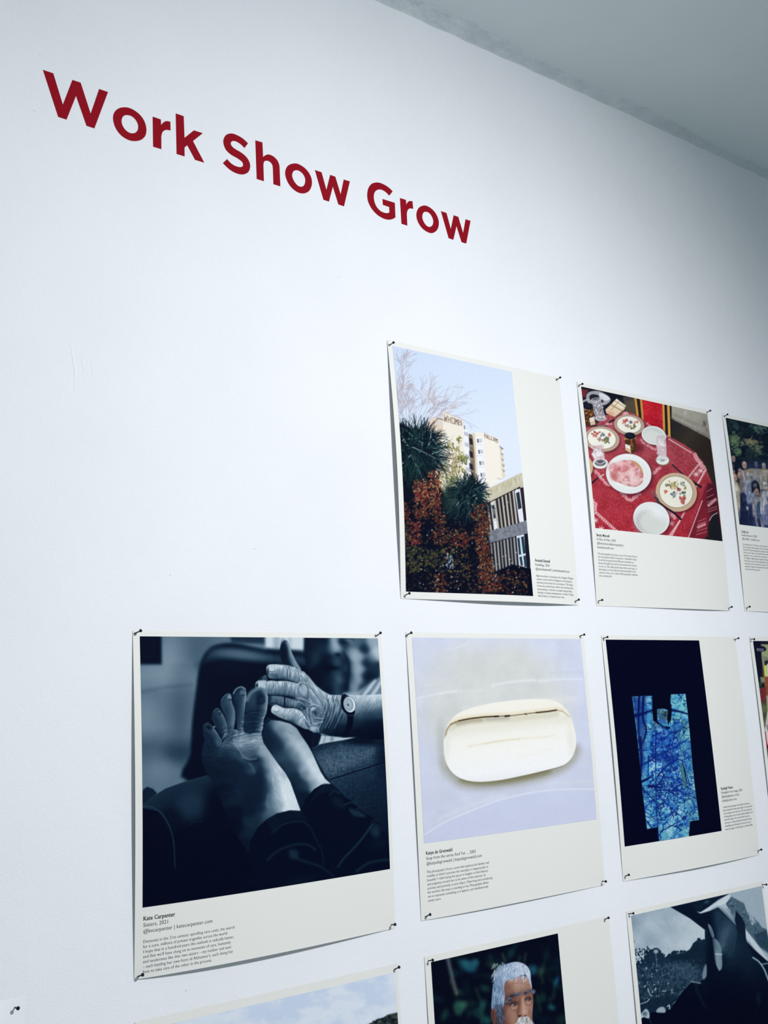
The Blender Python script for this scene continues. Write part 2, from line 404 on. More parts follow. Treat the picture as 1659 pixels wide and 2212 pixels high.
    def blur(self, sig):
        """sig in grid cells"""
        r = int(sig * 2.5) + 1; k = np.exp(-0.5 * (np.arange(-r, r + 1) / sig) ** 2); k /= k.sum()
        for ax in (0, 1):
            pad = [(0, 0)] * 3; pad[ax] = (r, r); q = np.pad(self.C, pad, mode='edge'); out = np.zeros_like(self.C); n = self.C.shape[ax]
            for i, w in enumerate(k):
                out += w * (q[i:i + n] if ax == 0 else q[:, i:i + n])
            self.C = out
    def grain(self, amp, scale=1.6, seed=1, mul=False):
        g = (fbm(self.px, self.py, scale, 2, seed) - 0.5) * 2 * amp
        self.C = self.C * (1 + g[..., None]) if mul else self.C + g[..., None]
    def build(self, parent, gain, label):
        C = np.clip(self.C, 0, 1)
        if self.sc:
            t = C[..., 0]; st = [0, .08, .18, .3, .5, .7, .85, 1.0]
            du = np.array([(2, 5, 27), (5, 15, 36), (16, 36, 56), (38, 62, 82), (95, 118, 135), (155, 172, 186), (203, 214, 222), (233, 238, 241)], float)
            C = np.stack([np.interp(t, st, du[:, k]) for k in range(3)], -1) / 255.0
        L = np.where(C <= 0.04045, C / 12.92, ((C + 0.055) / 1.055) ** 2.4) * np.asarray(gain)
        n = self.nu * self.nv
        m = bpy.data.meshes.new('photograph'); nf = (self.nu - 1) * (self.nv - 1)
        m.vertices.add(n); m.loops.add(nf * 4); m.polygons.add(nf)
        base = np.array(parent.location)
        co = np.stack([self.x - base[0], self.y - base[1], self.z - base[2]], -1).reshape(-1, 3).astype(np.float32)
        m.vertices.foreach_set('co', co.ravel())
        idx = np.arange(n).reshape(self.nv, self.nu)
        q = np.stack([idx[1:, :-1], idx[1:, 1:], idx[:-1, 1:], idx[:-1, :-1]], -1).reshape(-1, 4)
        m.loops.foreach_set('vertex_index', q.ravel().astype(np.int32))
        m.polygons.foreach_set('loop_start', np.arange(0, nf * 4, 4, dtype=np.int32))
        m.polygons.foreach_set('use_smooth', np.ones(nf, bool))
        m.update(calc_edges=True)
        at = m.color_attributes.new('print', 'FLOAT_COLOR', 'POINT')
        rgba = np.ones((n, 4), np.float32); rgba[:, :3] = np.clip(L, 0, 1).reshape(-1, 3)
        at.data.foreach_set('color', rgba.ravel())
        m.materials.append(MAT['photo'])
        o = link(bpy.data.objects.new('photograph', m), parent); o['label'] = label
        return o

def rnd(seed): return random.Random(seed)
# ---- black-and-white picture of two feet and a hand
def pic_feet():
    P = Pic('feet', 0.0093, 0.0072, 0.3920, 0.3382, 0.00086, 0.00086, True)
    A = (270, 1340, .36166); B = (500, 1360, .20494); C = (410, 1460, .19892); D = (300, 1650, .33152)
    P.space(*A)
    P.all(P.ramp((0, 100), (0, 1000), [(0, .46), (.25, .56), (.33, .52), (.37, .47), (.6, .52), (.72, .40), (.85, .44), (1, .48)]))
    P.oval(300, 250, 130, 150, .60, soft=40, a=.8); P.oval(120, 560, 60, 90, .60, soft=25, a=.6); P.oval(430, 180, 90, 140, .36, soft=35, a=.7)
    P.line([(95, 425), (240, 400), (400, 385)], 14, .40, 5, .7)
    P.oval(330, 790, 70, 50, .22, soft=22, a=.9); P.oval(330, 560, 60, 220, .36, soft=25, a=.7); P.oval(200, 900, 90, 60, .56, soft=22, a=.6)
    P.fill([(60, 60), (216, 60), (218, 262), (60, 262)], .03, 4); P.fill([(60, 60), (200, 60), (200, 245), (60, 245)], .07, 6, .8)
    P.fill([(610, 60), (835, 60), (835, 140), (640, 130)], .22, 4)
    P.fill([(838, 60), (1090, 60), (1090, 185), (838, 165)], .84, 4); P.line([(905, 60), (905, 170)], 40, .62, 5, .7); P.line([(985, 90), (985, 175)], 22, .70, 4, .7)
    P.fill([(845, 168), (1090, 180), (1090, 205), (845, 195)], .35, 4)
    # armchair back
    P.fill([(378, 960), (392, 800), (404, 600), (424, 440), (446, 280), (492, 180), (560, 145), (660, 140), (840, 175), (1080, 200), (1120, 320), (1120, 800), (1000, 960)], .035, 5, 1, 4)
    P.fill([(470, 250), (520, 185), (640, 165), (850, 200), (1080, 215), (1080, 265), (860, 250), (650, 230), (520, 240)], .27, 8, .9, 4)
    P.oval(690, 205, 150, 32, .46, 6, 9, .8); P.oval(620, 280, 140, 40, .10, 4, 14, .7); P.oval(470, 500, 30, 150, .09, 5, 12, .6)
    # woman in the background
    P.space(*B)
    P.fill([(765, 60), (1560, 60), (1560, 560), (1420, 640), (1180, 690), (1000, 690), (860, 560), (800, 420), (760, 260)], P.idw([(790, 150, .10), (850, 150, .12), (800, 300, .10), (880, 300, .21), (950, 200, .18), (950, 400, .08), (1000, 300, .10), (1080, 110, .70), (1090, 180, .86), (1120, 220, .74), (1045, 200, .25), (1160, 130, .12), (1230, 112, .58), (1210, 172, .16), (1300, 150, .40), (1350, 120, .40), (1250, 230, .62), (1190, 255, .26), (1300, 260, .68), (1350, 300, .66), (1180, 330, .14), (1240, 400, .26), (1310, 400, .66), (1360, 420, .68), (1105, 340, .46), (1050, 330, .10), (1120, 390, .18), (1040, 400, .02), (1100, 450, .28), (1140, 520, .45), (1060, 520, .18), (1000, 500, .09), (1200, 500, .07), (1260, 520, .36), (1330, 520, .66), (1280, 600, .58), (1200, 600, .10), (1120, 600, .28), (1020, 620, .10), (1400, 200, .16), (1420, 350, .09), (1420, 480, .09), (1480, 150, .66), (1465, 300, .48), (1525, 250, .78), (1500, 400, .22), (1540, 470, .18), (1480, 520, .12), (1400, 600, .26), (900, 520, .06), (1120, 264, .10), (1000, 120, .10)], 7.5), 3)
    P.oval(1050, 402, 80, 20, .02, 4, 3, .9); P.oval(1122, 264, 30, 13, .03, 10, 2.5, .9); P.line([(1180, 240), (1225, 330), (1235, 450), (1210, 620)], (14, 40), .06, 4, .7, 4); P.oval(1185, 135, 40, 14, .06, 10, 3, .8); P.line([(1150, 100), (1215, 88), (1290, 105)], 14, .12, 3, .7, 3)
    P.fill([(1165, 705), (1180, 665), (1330, 660), (1420, 595), (1500, 535), (1570, 500), (1570, 720), (1165, 720)], .66, 3)
    for i in range(5): P.line([(1350 + 45 * i, 690), (1420 + 40 * i, 610), (1470 + 40 * i, 530)], 14, .95 if i % 2 else .36, 2.5, .8, 3)
    P.blur(1.6)
    # sofa arm at the right
    P.space(*A)
    tex = lambda k, lo, hi: (lambda X, Y: lo + (hi - lo) * fbm(X, Y, k, 3, 3))
    P.fill([(1118, 770), (1200, 725), (1330, 695), (1450, 705), (1540, 735), (1600, 1000), (1600, 1560), (1200, 1560), (1140, 1000)], P.ramp((1150, 720), (1420, 1300), [(0, .10), (.12, .27), (.30, .36), (.42, .24), (.6, .17), (1, .10)]), 1)
    P.oval(1260, 830, 120, 55, .42, -12, 14, .55); P.oval(1420, 720, 130, 26, .05, 3, 8, .9); P.oval(1540, 800, 40, 130, .08, 0, 14, .8)
    g = fbm(P.px, P.py, 2.0, 2, 4) * .5 + fbm(P.px, P.py, 9.0, 1, 5, 1.6) * .25 + fbm(P.px, P.py, 1.6, 1, 6, 9.0) * .25
    reg = sstep(1110, 1180, (P.px - 270) / .36166) * sstep(690, 760, (P.py - 1340) / .36166)
    P.C *= (1 + 0.9 * (g - .5) * reg)[..., None]
    P.line([(1225, 950), (1330, 918), (1560, 845)], 7, .03, .8); P.line([(1225, 958), (1330, 926), (1560, 853)], 4, .26, .8, .6)
    # bottom darkness and left sofa arm
    P.fill([(80, 1120), (700, 900), (1000, 1000), (1300, 1500), (1300, 1760), (80, 1760)], .022, 6)
    P.fill([(95, 1040), (132, 994), (190, 1030), (150, 1090), (95, 1110)], .15, 2, 1, 2)
    P.fill([(92, 1120), (150, 1062), (240, 1005), (350, 965), (500, 922), (560, 1010), (600, 1200), (560, 1300), (420, 1400), (300, 1400), (270, 1250), (200, 1140)], P.near([(92, 1120), (150, 1062), (240, 1005), (350, 965), (500, 922)], [(0, .26), (10, .20), (60, .17), (140, .13), (260, .03)]), 1.2, 1, 0)
    P.oval(395, 1110, 80, 85, .25, 25, 20, .75); P.oval(270, 1180, 60, 60, .07, 30, 16, .8); P.oval(560, 1110, 70, 130, .03, 0, 18, .9)
    P.line([(100, 1112), (160, 1115), (220, 1155), (262, 1225), (288, 1310), (297, 1420), (298, 1480)], (9, 5), .27, 1.6, .9, 4)
    P.line([(350, 1240), (420, 1205), (470, 1195)], 6, .16, 2, .7); P.line([(300, 1500), (300, 1570)], 4, .10, 2, .6)
    # leg and heel behind
    P.space(*A)
    P.fill([(790, 640), (850, 580), (960, 600), (1015, 625), (1062, 690), (1110, 765), (1150, 840), (1190, 910), (1240, 985), (1160, 1050), (1060, 1160), (1030, 1120), (960, 960), (880, 830), (820, 760)], .15, .9)
    P.space(*C)
    P.fill([(800, 560), (880, 480), (980, 490), (1090, 520), (1160, 570), (1210, 650), (1280, 750), (1330, 840), (1375, 940), (1420, 1040), (1470, 1120), (1550, 1190), (1400, 1260), (1290, 1340), (1200, 1470), (1100, 1300), (1000, 1080), (900, 900), (800, 760), (780, 650)],
           P.idw([(880, 500, .30), (930, 520, .64), (1000, 520, .70), (1080, 550, .66), (1150, 600, .60), (960, 570, .52), (1000, 600, .46), (1060, 640, .76), (1130, 650, .72), (1195, 680, .58), (1040, 690, .40), (1110, 720, .76), (1200, 740, .84), (1260, 770, .62), (1090, 800, .40), (1160, 800, .74), (1260, 820, .86), (1315, 850, .66), (1150, 880, .45), (1220, 900, .78), (1320, 920, .90), (1365, 950, .72), (1180, 960, .36), (1250, 990, .74), (1350, 1010, .92), (1405, 1030, .78), (1260, 1070, .46), (1320, 1090, .80), (1420, 1110, .92), (1475, 1140, .80), (1340, 1170, .56), (1400, 1180, .76), (1480, 1190, .86), (850, 560, .12), (830, 650, .14), (900, 650, .18), (870, 750, .14), (960, 730, .20), (960, 850, .26), (1020, 880, .33), (930, 800, .18), (1050, 960, .27), (1100, 1000, .26), (1000, 1000, .18), (1130, 1100, .19), (1180, 1180, .19), (1250, 1190, .25), (1100, 1200, .13), (1150, 1300, .13), (1220, 1300, .11), (1200, 1400, .12)], 8.0), .9)
    P.oval(1095, 620, 30, 10, .5, 35, 3, .5)
    # foot in front
    P.space(*C)
    body = [(575, 590), (680, 570), (775, 560), (780, 650), (800, 730), (870, 830), (950, 945), (1040, 1060), (1090, 1150), (1140, 1290), (1205, 1470), (1100, 1600), (800, 1760), (640, 1950), (560, 1800), (440, 1640), (360, 1420), (260, 1170), (190, 1070), (140, 950), (124, 850), (145, 740), (175, 680), (250, 720), (340, 745), (380, 690), (420, 600), (500, 580)]
    P.fill(body, P.idw([(770, 600, .60), (740, 640, .68), (650, 720, .64), (560, 715, .66), (505, 725, .60), (720, 720, .70), (785, 740, .66), (430, 700, .36), (380, 725, .42), (620, 770, .50), (700, 805, .40), (650, 850, .34), (600, 880, .46), (800, 830, .64), (855, 860, .68), (560, 870, .26), (480, 830, .32), (420, 870, .19), (350, 830, .26), (770, 930, .17), (690, 935, .20), (825, 930, .62), (900, 950, .76), (640, 970, .24), (690, 1010, .34), (560, 980, .15), (480, 960, .15), (350, 930, .14), (250, 880, .17), (180, 850, .16), (150, 950, .13), (220, 1000, .12), (755, 1030, .12), (830, 1020, .32), (880, 1000, .70), (950, 1010, .84), (1000, 1040, .84), (1030, 1065, .66), (870, 1100, .60), (930, 1100, .76), (1000, 1120, .90), (1065, 1150, .86), (800, 1120, .14), (700, 1120, .15), (600, 1120, .15), (450, 1100, .13), (330, 1100, .12), (905, 1200, .64), (875, 1200, .34), (960, 1200, .82), (1040, 1220, .94), (1100, 1250, .86), (820, 1220, .15), (700, 1230, .14), (550, 1230, .15), (420, 1250, .11), (350, 1250, .09), (900, 1300, .64), (960, 1300, .76), (1050, 1320, .94), (1125, 1330, .90), (850, 1300, .28), (780, 1320, .13), (650, 1350, .12), (500, 1350, .14), (900, 1400, .54), (960, 1400, .70), (1080, 1420, .90), (1180, 1440, .84), (850, 1400, .40), (780, 1430, .15), (650, 1470, .12), (500, 1480, .08), (870, 1480, .44), (820, 1530, .34), (740, 1550, .19), (650, 1600, .19), (620, 1700, .16), (540, 1650, .07), (480, 1600, .05), (600, 1800, .10)], 7.5), .9)
    P.rough([(330, 680), (780, 580), (800, 760), (560, 840), (350, 800)], .16, 2.0, 14, -8, 3, 5)
    P.rough([(130, 760), (380, 800), (420, 1050), (200, 1080)], .18, 2.0, 14, -10, 7, 6)
    P.rough([(780, 940), (960, 960), (1160, 1400), (860, 1450)], .05, 3.0, 16, 62, 8, 8)
    P.line([(478, 690), (505, 760), (545, 815), (590, 885), (650, 908), (720, 900)], (12, 12), .64, 3, .6, 4); P.line([(560, 820), (640, 792), (760, 768)], 9, .56, 2.5, .6, 4)
    P.line([(590, 908), (660, 928), (750, 915)], 16, .12, 3, .6, 3); P.line([(645, 950), (680, 990), (700, 1045)], 14, .50, 3.5, .6, 3)
    P.line([(900, 1110), (908, 1180), (930, 1230)], 12, .84, 3, .5, 3); P.line([(925, 1100), (965, 1150)], 10, .60, 3, .6); P.line([(850, 1290), (838, 1380), (850, 1430)], 14, .52, 3.5, .6, 4)
    P.line([(520, 1260), (545, 1350)], 20, .20, 5, .5); P.line([(360, 1290), (440, 1270), (540, 1240)], 10, .18, 4, .5, 3)
    for i in range(7): P.line([(150 + 12 * i, 880 + 26 * i), (260 + 10 * i, 890 + 20 * i), (400, 820 + 32 * i)], 7, .20 if i % 2 else .08, 1.6, .3, 3)
    # toes
    def toe(pts, rl, lo, hi, rim):
        P.fill(pts, P.near(rl, [(0, rim), (10, hi), (40, (hi + lo) / 2), (90, lo), (170, lo * 1.15)]), .8, 1, 4)
    toe([(142, 600), (150, 545), (200, 510), (250, 555), (300, 620), (345, 705), (340, 780), (300, 800), (230, 760), (165, 690)], [(250, 560), (300, 625), (350, 710)], .16, .40, .50)
    P.oval(190, 560, 36, 40, .27, 0, 6, .7); P.oval(210, 562, 34, 20, .07, 25, 2.5, .85); P.line([(150, 545), (170, 520), (205, 510)], 6, .45, 1.2, .8, 3); P.oval(310, 730, 26, 44, .45, -20, 6, .6); P.oval(265, 553, 12, 8, .75, 0, 1.5, .9)
    toe([(238, 460), (250, 390), (300, 350), (340, 385), (385, 470), (412, 570), (410, 650), (380, 692), (330, 640), (265, 520)], [(340, 390), (390, 480), (415, 580)], .19, .42, .46)
    P.oval(318, 395, 24, 34, .22, -20, 2, .9); P.oval(318, 385, 14, 12, .55, 0, 2, .6); P.line([(255, 390), (280, 358), (310, 352)], 6, .48, 1.3, .8, 3); P.oval(385, 620, 18, 60, .52, 0, 5, .6); P.line([(345, 680), (400, 640)], 8, .5, 2, .6)
    toe([(333, 290), (360, 230), (410, 190), (445, 205), (460, 290), (490, 380), (492, 480), (465, 595), (420, 580), (385, 440), (345, 350)], [(455, 250), (490, 370), (480, 560)], .24, .48, .44)
    P.oval(430, 235, 20, 34, .62, 0, 2.5, .9); P.oval(432, 260, 22, 12, .16, 0, 2, .8); P.line([(345, 270), (365, 228), (405, 194)], 8, .50, 1.4, .8, 3); P.oval(395, 290, 30, 50, .34, 10, 6, .6); P.oval(470, 520, 14, 70, .48, 5, 5, .6)
    toe([(466, 200), (498, 140), (560, 115), (604, 138), (613, 220), (600, 340), (590, 460), (575, 610), (520, 600), (500, 420), (478, 300)], [(610, 180), (600, 330), (585, 480), (575, 600)], .15, .46, .66)
    P.line([(475, 190), (505, 142), (560, 120), (600, 145)], 16, .62, 2, .8, 4); P.oval(568, 185, 26, 30, .46, 0, 3, .8); P.oval(570, 210, 26, 8, .18, 0, 1.8, .8); P.oval(520, 230, 24, 50, .30, 0, 6, .6); P.oval(575, 520, 9, 80, .62, 4, 3, .7)
    def big_toe():
        toe([(612, 330), (620, 250), (655, 185), (720, 140), (770, 128), (815, 150), (842, 205), (845, 290), (830, 400), (800, 480), (780, 600), (680, 620), (585, 600), (600, 430)], [(843, 200), (845, 290), (830, 400), (800, 480), (780, 600)], .19, .56, .68)
        P.line([(625, 260), (660, 195), (720, 150), (775, 138), (820, 165)], 34, .58, 5, .8, 4); P.oval(680, 270, 40, 80, .33, 12, 8, .6); P.oval(772, 250, 44, 56, .13, 6, 4, .85); P.oval(790, 270, 26, 34, .24, 0, 4, .6); P.line([(720, 290), (760, 305), (815, 280)], 8, .06, 1.8, .8, 3)
        P.oval(660, 480, 60, 110, .15, 0, 14, .7)
        P.rough([(600, 380), (830, 380), (785, 610), (580, 610)], .26, 2.2, 18, 2, 5, 3)
        P.rough([(330, 560), (600, 560), (600, 640), (330, 720)], .16, 1.7, 10, -20, 9, 4)
        for i in range(9):
            y = 400 + 24 * i; P.line([(640 - 2 * i, y + 12), (710, y - 3), (812 - 4 * i, y + 10)], 6, .09 if i % 2 else .40, 1.2, .28, 3)
    big_toe()
    # creases under the toes
    for i in range(7):
        o = 16 * i; P.line([(355 + 8 * i, 700 + o * .6), (430, 660 + o * .5), (520, 625 + o), (640, 592 + o), (780, 585 + o * .9)], 7, (.64 if i % 2 else .16), 1.3, .42 - .04 * i, 5)
    P.line([(345, 700), (410, 600), (470, 585), (560, 610), (600, 590)], 9, .62, 1.6, .7, 4)
    for i in range(6): P.line([(345 + 12 * i, 745 + 16 * i), (420 + 8 * i, 735 + 18 * i), (500, 790 + 12 * i)], 6, .52 if i % 2 else .14, 1.3, .35, 3)
    # hand
    P.space(*B)
    arm = [(690, 430), (760, 440), (820, 500), (890, 590), (960, 645), (1040, 690), (1160, 690), (1300, 690), (1420, 690), (1600, 680), (1620, 1160), (1480, 1160), (1330, 1145), (1200, 1130), (1050, 1125), (940, 1090), (870, 1085), (800, 1045), (740, 980), (680, 860), (660, 700), (650, 560)]
    P.fill(arm, P.idw([(720, 450, .62), (780, 500, .74), (830, 560, .70), (760, 560, .54), (860, 620, .76), (900, 660, .74), (820, 650, .62), (880, 700, .70), (940, 700, .76), (1000, 720, .72), (860, 760, .62), (920, 770, .66), (980, 790, .55), (800, 740, .48), (760, 790, .42), (830, 850, .52), (890, 850, .42), (950, 860, .58), (860, 920, .50), (920, 930, .58), (870, 1000, .58), (850, 1060, .62), (940, 1000, .40), (1000, 950, .36), (1060, 740, .66), (1120, 720, .74), (1060, 850, .48), (1120, 850, .50), (1000, 1050, .16), (1080, 1000, .20), (1130, 950, .32), (1150, 1050, .10), (960, 1085, .16), (1330, 720, .78), (1400, 715, .80), (1500, 715, .86), (1330, 820, .60), (1420, 810, .56), (1520, 790, .62), (1350, 900, .36), (1440, 900, .27), (1540, 880, .32), (1330, 980, .16), (1430, 1000, .09), (1540, 1000, .08), (1350, 1080, .06), (1500, 1100, .03), (1100, 1110, .05), (780, 900, .48), (770, 1000, .38), (740, 900, .42), (690, 700, .55), (680, 800, .48)], 8.5), .9)
    P.rough([(990, 700), (1170, 700), (1170, 1000), (1060, 1100), (940, 1080)], .30, 3.0, 24, 103, 4, 5)
    P.rough([(1290, 700), (1580, 700), (1580, 930), (1300, 930)], .10, 2.0, 14, 115, 6, 6)
    P.rough([(700, 440), (880, 600), (1000, 720), (960, 980), (860, 1060), (740, 900), (680, 600)], .20, 3.4, 16, 55, 12, 6)
    # thumb
    P.fill([(510, 250), (512, 190), (530, 135), (572, 110), (602, 140), (625, 210), (650, 270), (690, 350), (735, 420), (720, 460), (640, 430), (560, 370), (525, 320)], P.near([(605, 140), (650, 270), (700, 365), (740, 430)], [(0, .55), (14, .60), (40, .40), (75, .14), (150, .09)]), .8, 1, 4)
    P.oval(560, 220, 34, 100, .08, -8, 4, .8); P.line([(515, 190), (532, 140), (568, 114)], 6, .42, 1, .8, 3); P.oval(670, 380, 22, 50, .62, -35, 4, .5)
    # fingers
    def finger(pts, top, lo, hi, w):
        P.fill(pts, P.near(top, [(0, hi * .9), (w * .15, hi), (w * .45, hi * .82), (w * .75, (hi + lo) / 2), (w, lo)]), .7, 1, 4)
    finger([(385, 690), (480, 694), (580, 715), (680, 735), (780, 800), (760, 850), (640, 835), (520, 815), (390, 795)], [(385, 690), (480, 694), (580, 715), (690, 740)], .16, .50, 120)
    P.line([(565, 700), (560, 800)], 14, .04, 1); P.oval(460, 750, 50, 26, .40, 5, 4, .6); P.fill([(385, 690), (420, 692), (410, 800), (385, 800)], .12, 3, .8); P.oval(640, 770, 50, 30, .62, 15, 5, .6)
    P.line([(380, 690), (520, 697), (640, 730), (690, 745)], 7, .04, 1, .9, 3)
    finger([(318, 525), (340, 490), (365, 482), (380, 530), (340, 545)], [(320, 520), (362, 484)], .14, .36, 60)
    finger([(368, 420), (378, 380), (420, 366), (500, 368), (590, 376), (680, 405), (760, 455), (800, 520), (760, 560), (680, 555), (560, 530), (450, 525), (390, 500)], [(378, 380), (430, 366), (500, 366), (590, 376), (690, 405), (770, 460)], .16, .80, 170)
    P.fill([(384, 385), (452, 392), (462, 425), (440, 440), (398, 432)], .80, 1, .95, 3); P.line([(388, 388), (392, 432)], 5, .98, .8, .8); P.line([(400, 438), (442, 444), (464, 428)], 5, .12, .8, .8, 3); P.oval(384, 440, 10, 40, .06, 0, 2, .8); P.oval(440, 480, 40, 16, .30, 8, 4, .6)
    finger([(250, 590), (262, 552), (300, 536), (400, 538), (480, 542), (560, 540), (640, 552), (712, 580), (735, 650), (700, 722), (620, 705), (500, 694), (390, 684), (320, 655), (265, 630)], [(262, 552), (300, 538), (400, 538), (560, 540), (650, 554), (720, 585)], .18, .78, 165)
    P.fill([(284, 562), (350, 566), (362, 606), (350, 622), (290, 600)], .78, 1, .95, 2); P.line([(284, 562), (288, 606)], 6, .98, .8, .8); P.fill([(250, 580), (280, 556), (284, 600), (262, 620)], .16, 1.5, .85); P.line([(280, 536), (390, 536)], 6, .62, .8, .8); P.line([(290, 530), (320, 500), (362, 482)], 5, .48, .8, .8, 3)
    P.line([(370, 540), (480, 528), (600, 540), (700, 560)], 8, .05, 1, .9, 4); P.line([(300, 655), (390, 688), (520, 698), (690, 728)], 8, .05, 1, .85, 4)
    finger([(418, 855), (432, 808), (470, 792), (520, 812), (560, 828), (660, 832), (740, 868), (790, 945), (825, 1010), (790, 1052), (710, 1015), (600, 965), (500, 925), (440, 892)], [(432, 806), (470, 792), (540, 822), (660, 832), (740, 868), (800, 950)], .22, .82, 150)
    P.fill([(436, 812), (486, 824), (500, 846), (480, 862), (446, 850)], .84, 1, .95, 3); P.line([(448, 856), (482, 866), (502, 848)], 4, .20, .8, .8, 3); P.line([(420, 880), (500, 930), (600, 970), (720, 1030), (800, 1060)], 10, .04, 1.2, .9, 4); P.oval(560, 850, 30, 14, .84, 10, 3, .6); P.oval(690, 900, 60, 22, .70, 25, 5, .5)
    P.line([(420, 790), (440, 770), (560, 812), (660, 822)], 8, .06, 1, .8, 4)
    # wrinkles
    rr = rnd(4)
    for pts, am, an, sd in (([(480, 365), (760, 420), (800, 550), (560, 530), (470, 520)], .20, 100, 1), ([(370, 540), (700, 560), (700, 715), (400, 685)], .20, 92, 2), ([(560, 715), (760, 790), (700, 830), (570, 805)], .2, 105, 3), ([(540, 830), (740, 870), (815, 1000), (780, 1045), (560, 950)], .18, 118, 5), ([(400, 700), (550, 710), (545, 800), (400, 785)], .15, 92, 8)):
        P.rough(pts, am, 2.6, 15, an, sd, 3)
    for x, y0, y1, sl in ((575, 380, 515, 14), (600, 385, 525, 16), (700, 430, 540, 10), (560, 550, 690, 0), (580, 545, 690, -4), (440, 550, 620, 4), (590, 730, 810, 6)):
        P.line([(x, y0), (x + sl + 5, (y0 + y1) / 2), (x + sl, y1)], 5, .10, .7, .7, 3); P.line([(x + 8, y0), (x + sl + 13, (y0 + y1) / 2), (x + sl + 8, y1)], 4, .86, .8, .4, 3)
    P.line([(705, 640), (735, 565), (790, 580), (808, 650), (800, 720), (730, 690), (706, 640)], 7, .16, 1.3, .6, 4); P.oval(758, 640, 40, 50, .72, 0, 4, .7); P.line([(700, 570), (760, 556), (815, 590)], 7, .88, 1, .7, 3)
    for pts in ([(690, 720), (770, 745), (850, 790), (900, 820), (960, 850)], [(700, 760), (780, 810), (850, 920), (890, 935)], [(830, 800), (880, 790), (920, 830), (980, 880)], [(850, 830), (840, 880), (900, 930), (960, 940)], [(800, 830), (820, 960), (880, 990), (960, 970)], [(900, 800), (950, 830), (985, 880)], [(720, 470), (790, 560), (880, 680), (950, 780)], [(800, 560), (900, 700), (980, 820)], [(800, 1010), (860, 1000), (910, 1010), (920, 1080)], [(740, 830), (800, 900), (830, 990)]):
        P.line(pts, 11, .88, 2.2, .55, 4); q = [(x + 12, y + 14) for x, y in pts]; P.line(q, 8, .13, 1.6, .55, 4)
    P.oval(865, 835, 22, 20, .82, 0, 2, .7); P.oval(885, 880, 16, 36, .20, -10, 2.5, .7); P.oval(860, 1040, 40, 24, .78, 0, 4, .7); P.oval(800, 1000, 10, 40, .08, -30, 3, .7)
    for i in range(7):      # wrist folds
        x = 985 + 26 * i + rr.uniform(-8, 8); P.line([(x, 705 + (i % 3) * 20), (x + 24, 800 + 6 * i), (x + rr.uniform(-16, 4), 930), (x - 60, 1040)], rr.uniform(4, 9), .10 if i % 2 else .84, 1.2, .45, 4)
    P.space(*C); big_toe(); P.space(*B)
    # watch
    P.fill([(1160, 690), (1235, 700), (1300, 850), (1290, 900), (1278, 1010), (1250, 1080), (1225, 1140), (1150, 1125), (1195, 1060), (1222, 960), (1212, 890), (1160, 830)], .03, .9, 1, 2)
    P.line([(1218, 905), (1285, 905)], 8, .34, 1, .8); P.line([(1180, 700), (1240, 706)], 5, .45, .8, .7)
    P.oval(1243, 790, 66, 86, .20, -14, .8); P.oval(1245, 790, 60, 82, .92, -14, .8); P.oval(1236, 788, 50, 72, .66, -14, 1); P.oval(1226, 775, 36, 50, .74, -14, 4, .7); P.oval(1232, 797, 8, 8, .08, 0, .8); P.line([(1232, 797), (1222, 770)], 4, .15, .6); P.line([(1232, 797), (1214, 790)], 4, .15, .6)
    for k in range(12):
        t = k * math.pi / 6; P.oval(1238 + 38 * math.cos(t), 790 + 58 * math.sin(t), 3, 4, .35, 0, .6, .8)
    # shirt showing below the arm
    P.fill([(915, 1210), (925, 1160), (945, 1118), (1060, 1128), (1180, 1140), (1310, 1135), (1180, 1165), (1050, 1185)], .76, 1.2); P.oval(1060, 1150, 18, 30, .5, 20, 3, .7); P.line([(990, 1130), (970, 1200)], 14, .55, 2, .7)
    P.fill([(830, 1090), (940, 1095), (915, 1210), (860, 1240), (830, 1190), (770, 1080)], .07, 2, .95, 3); P.line([(870, 1110), (860, 1200)], 10, .18, 2, .6)
    # jeans
    P.space(*D)
    P.fill([(1055, 300), (1090, 225), (1140, 165), (1190, 135), (1258, 130), (1300, 168), (1340, 215), (1390, 245), (1432, 270), (1440, 300), (1530, 355), (1555, 420), (1620, 470), (1660, 480), (1660, 760), (1250, 760), (1190, 600), (1120, 420)], .05, 1, 1, 0)
    P.fill([(1180, 145), (1258, 138), (1320, 205), (1240, 180), (1150, 220), (1100, 290)], .12, 3, .8, 3); P.line([(1240, 205), (1270, 180), (1310, 190)], 8, .20, 2, .8, 3)
    P.line([(1335, 270), (1390, 250), (1430, 275), (1425, 295)], 10, .24, 2, .8, 3); P.fill([(1370, 290), (1440, 310), (1480, 345), (1400, 340)], .24, 4, .8, 3); P.oval(1300, 250, 50, 30, .16, 40, 8, .7); P.oval(1540, 440, 30, 40, .24, -20, 7, .8); P.line([(1520, 370), (1555, 420)], 10, .20, 3, .7)
    P.line([(1295, 672), (1340, 610), (1400, 550), (1460, 480), (1520, 395)], (10, 14), .23, 2, .9, 4); P.line([(1420, 700), (1490, 650), (1560, 632), (1640, 622)], 14, .21, 4, .9, 4); P.oval(1560, 520, 60, 30, .12, -15, 9, .7)
    P.fill([(770, 420), (830, 362), (900, 322), (985, 302), (1060, 306), (1105, 360), (1150, 440), (1180, 520), (1200, 600), (1215, 660), (1290, 740), (1290, 900), (700, 900), (760, 780), (728, 660), (716, 590), (728, 500)], .045, 1, 1, 0)
    P.fill([(840, 380), (920, 330), (1050, 315), (1100, 370), (1050, 360), (940, 380), (870, 440)], .11, 4, .8, 3); P.line([(835, 372), (900, 330), (985, 310), (1060, 313)], 7, .18, 1.6, .8, 4); P.line([(870, 450), (950, 390), (1060, 375), (1100, 400)], 10, .20, 3, .8, 4)
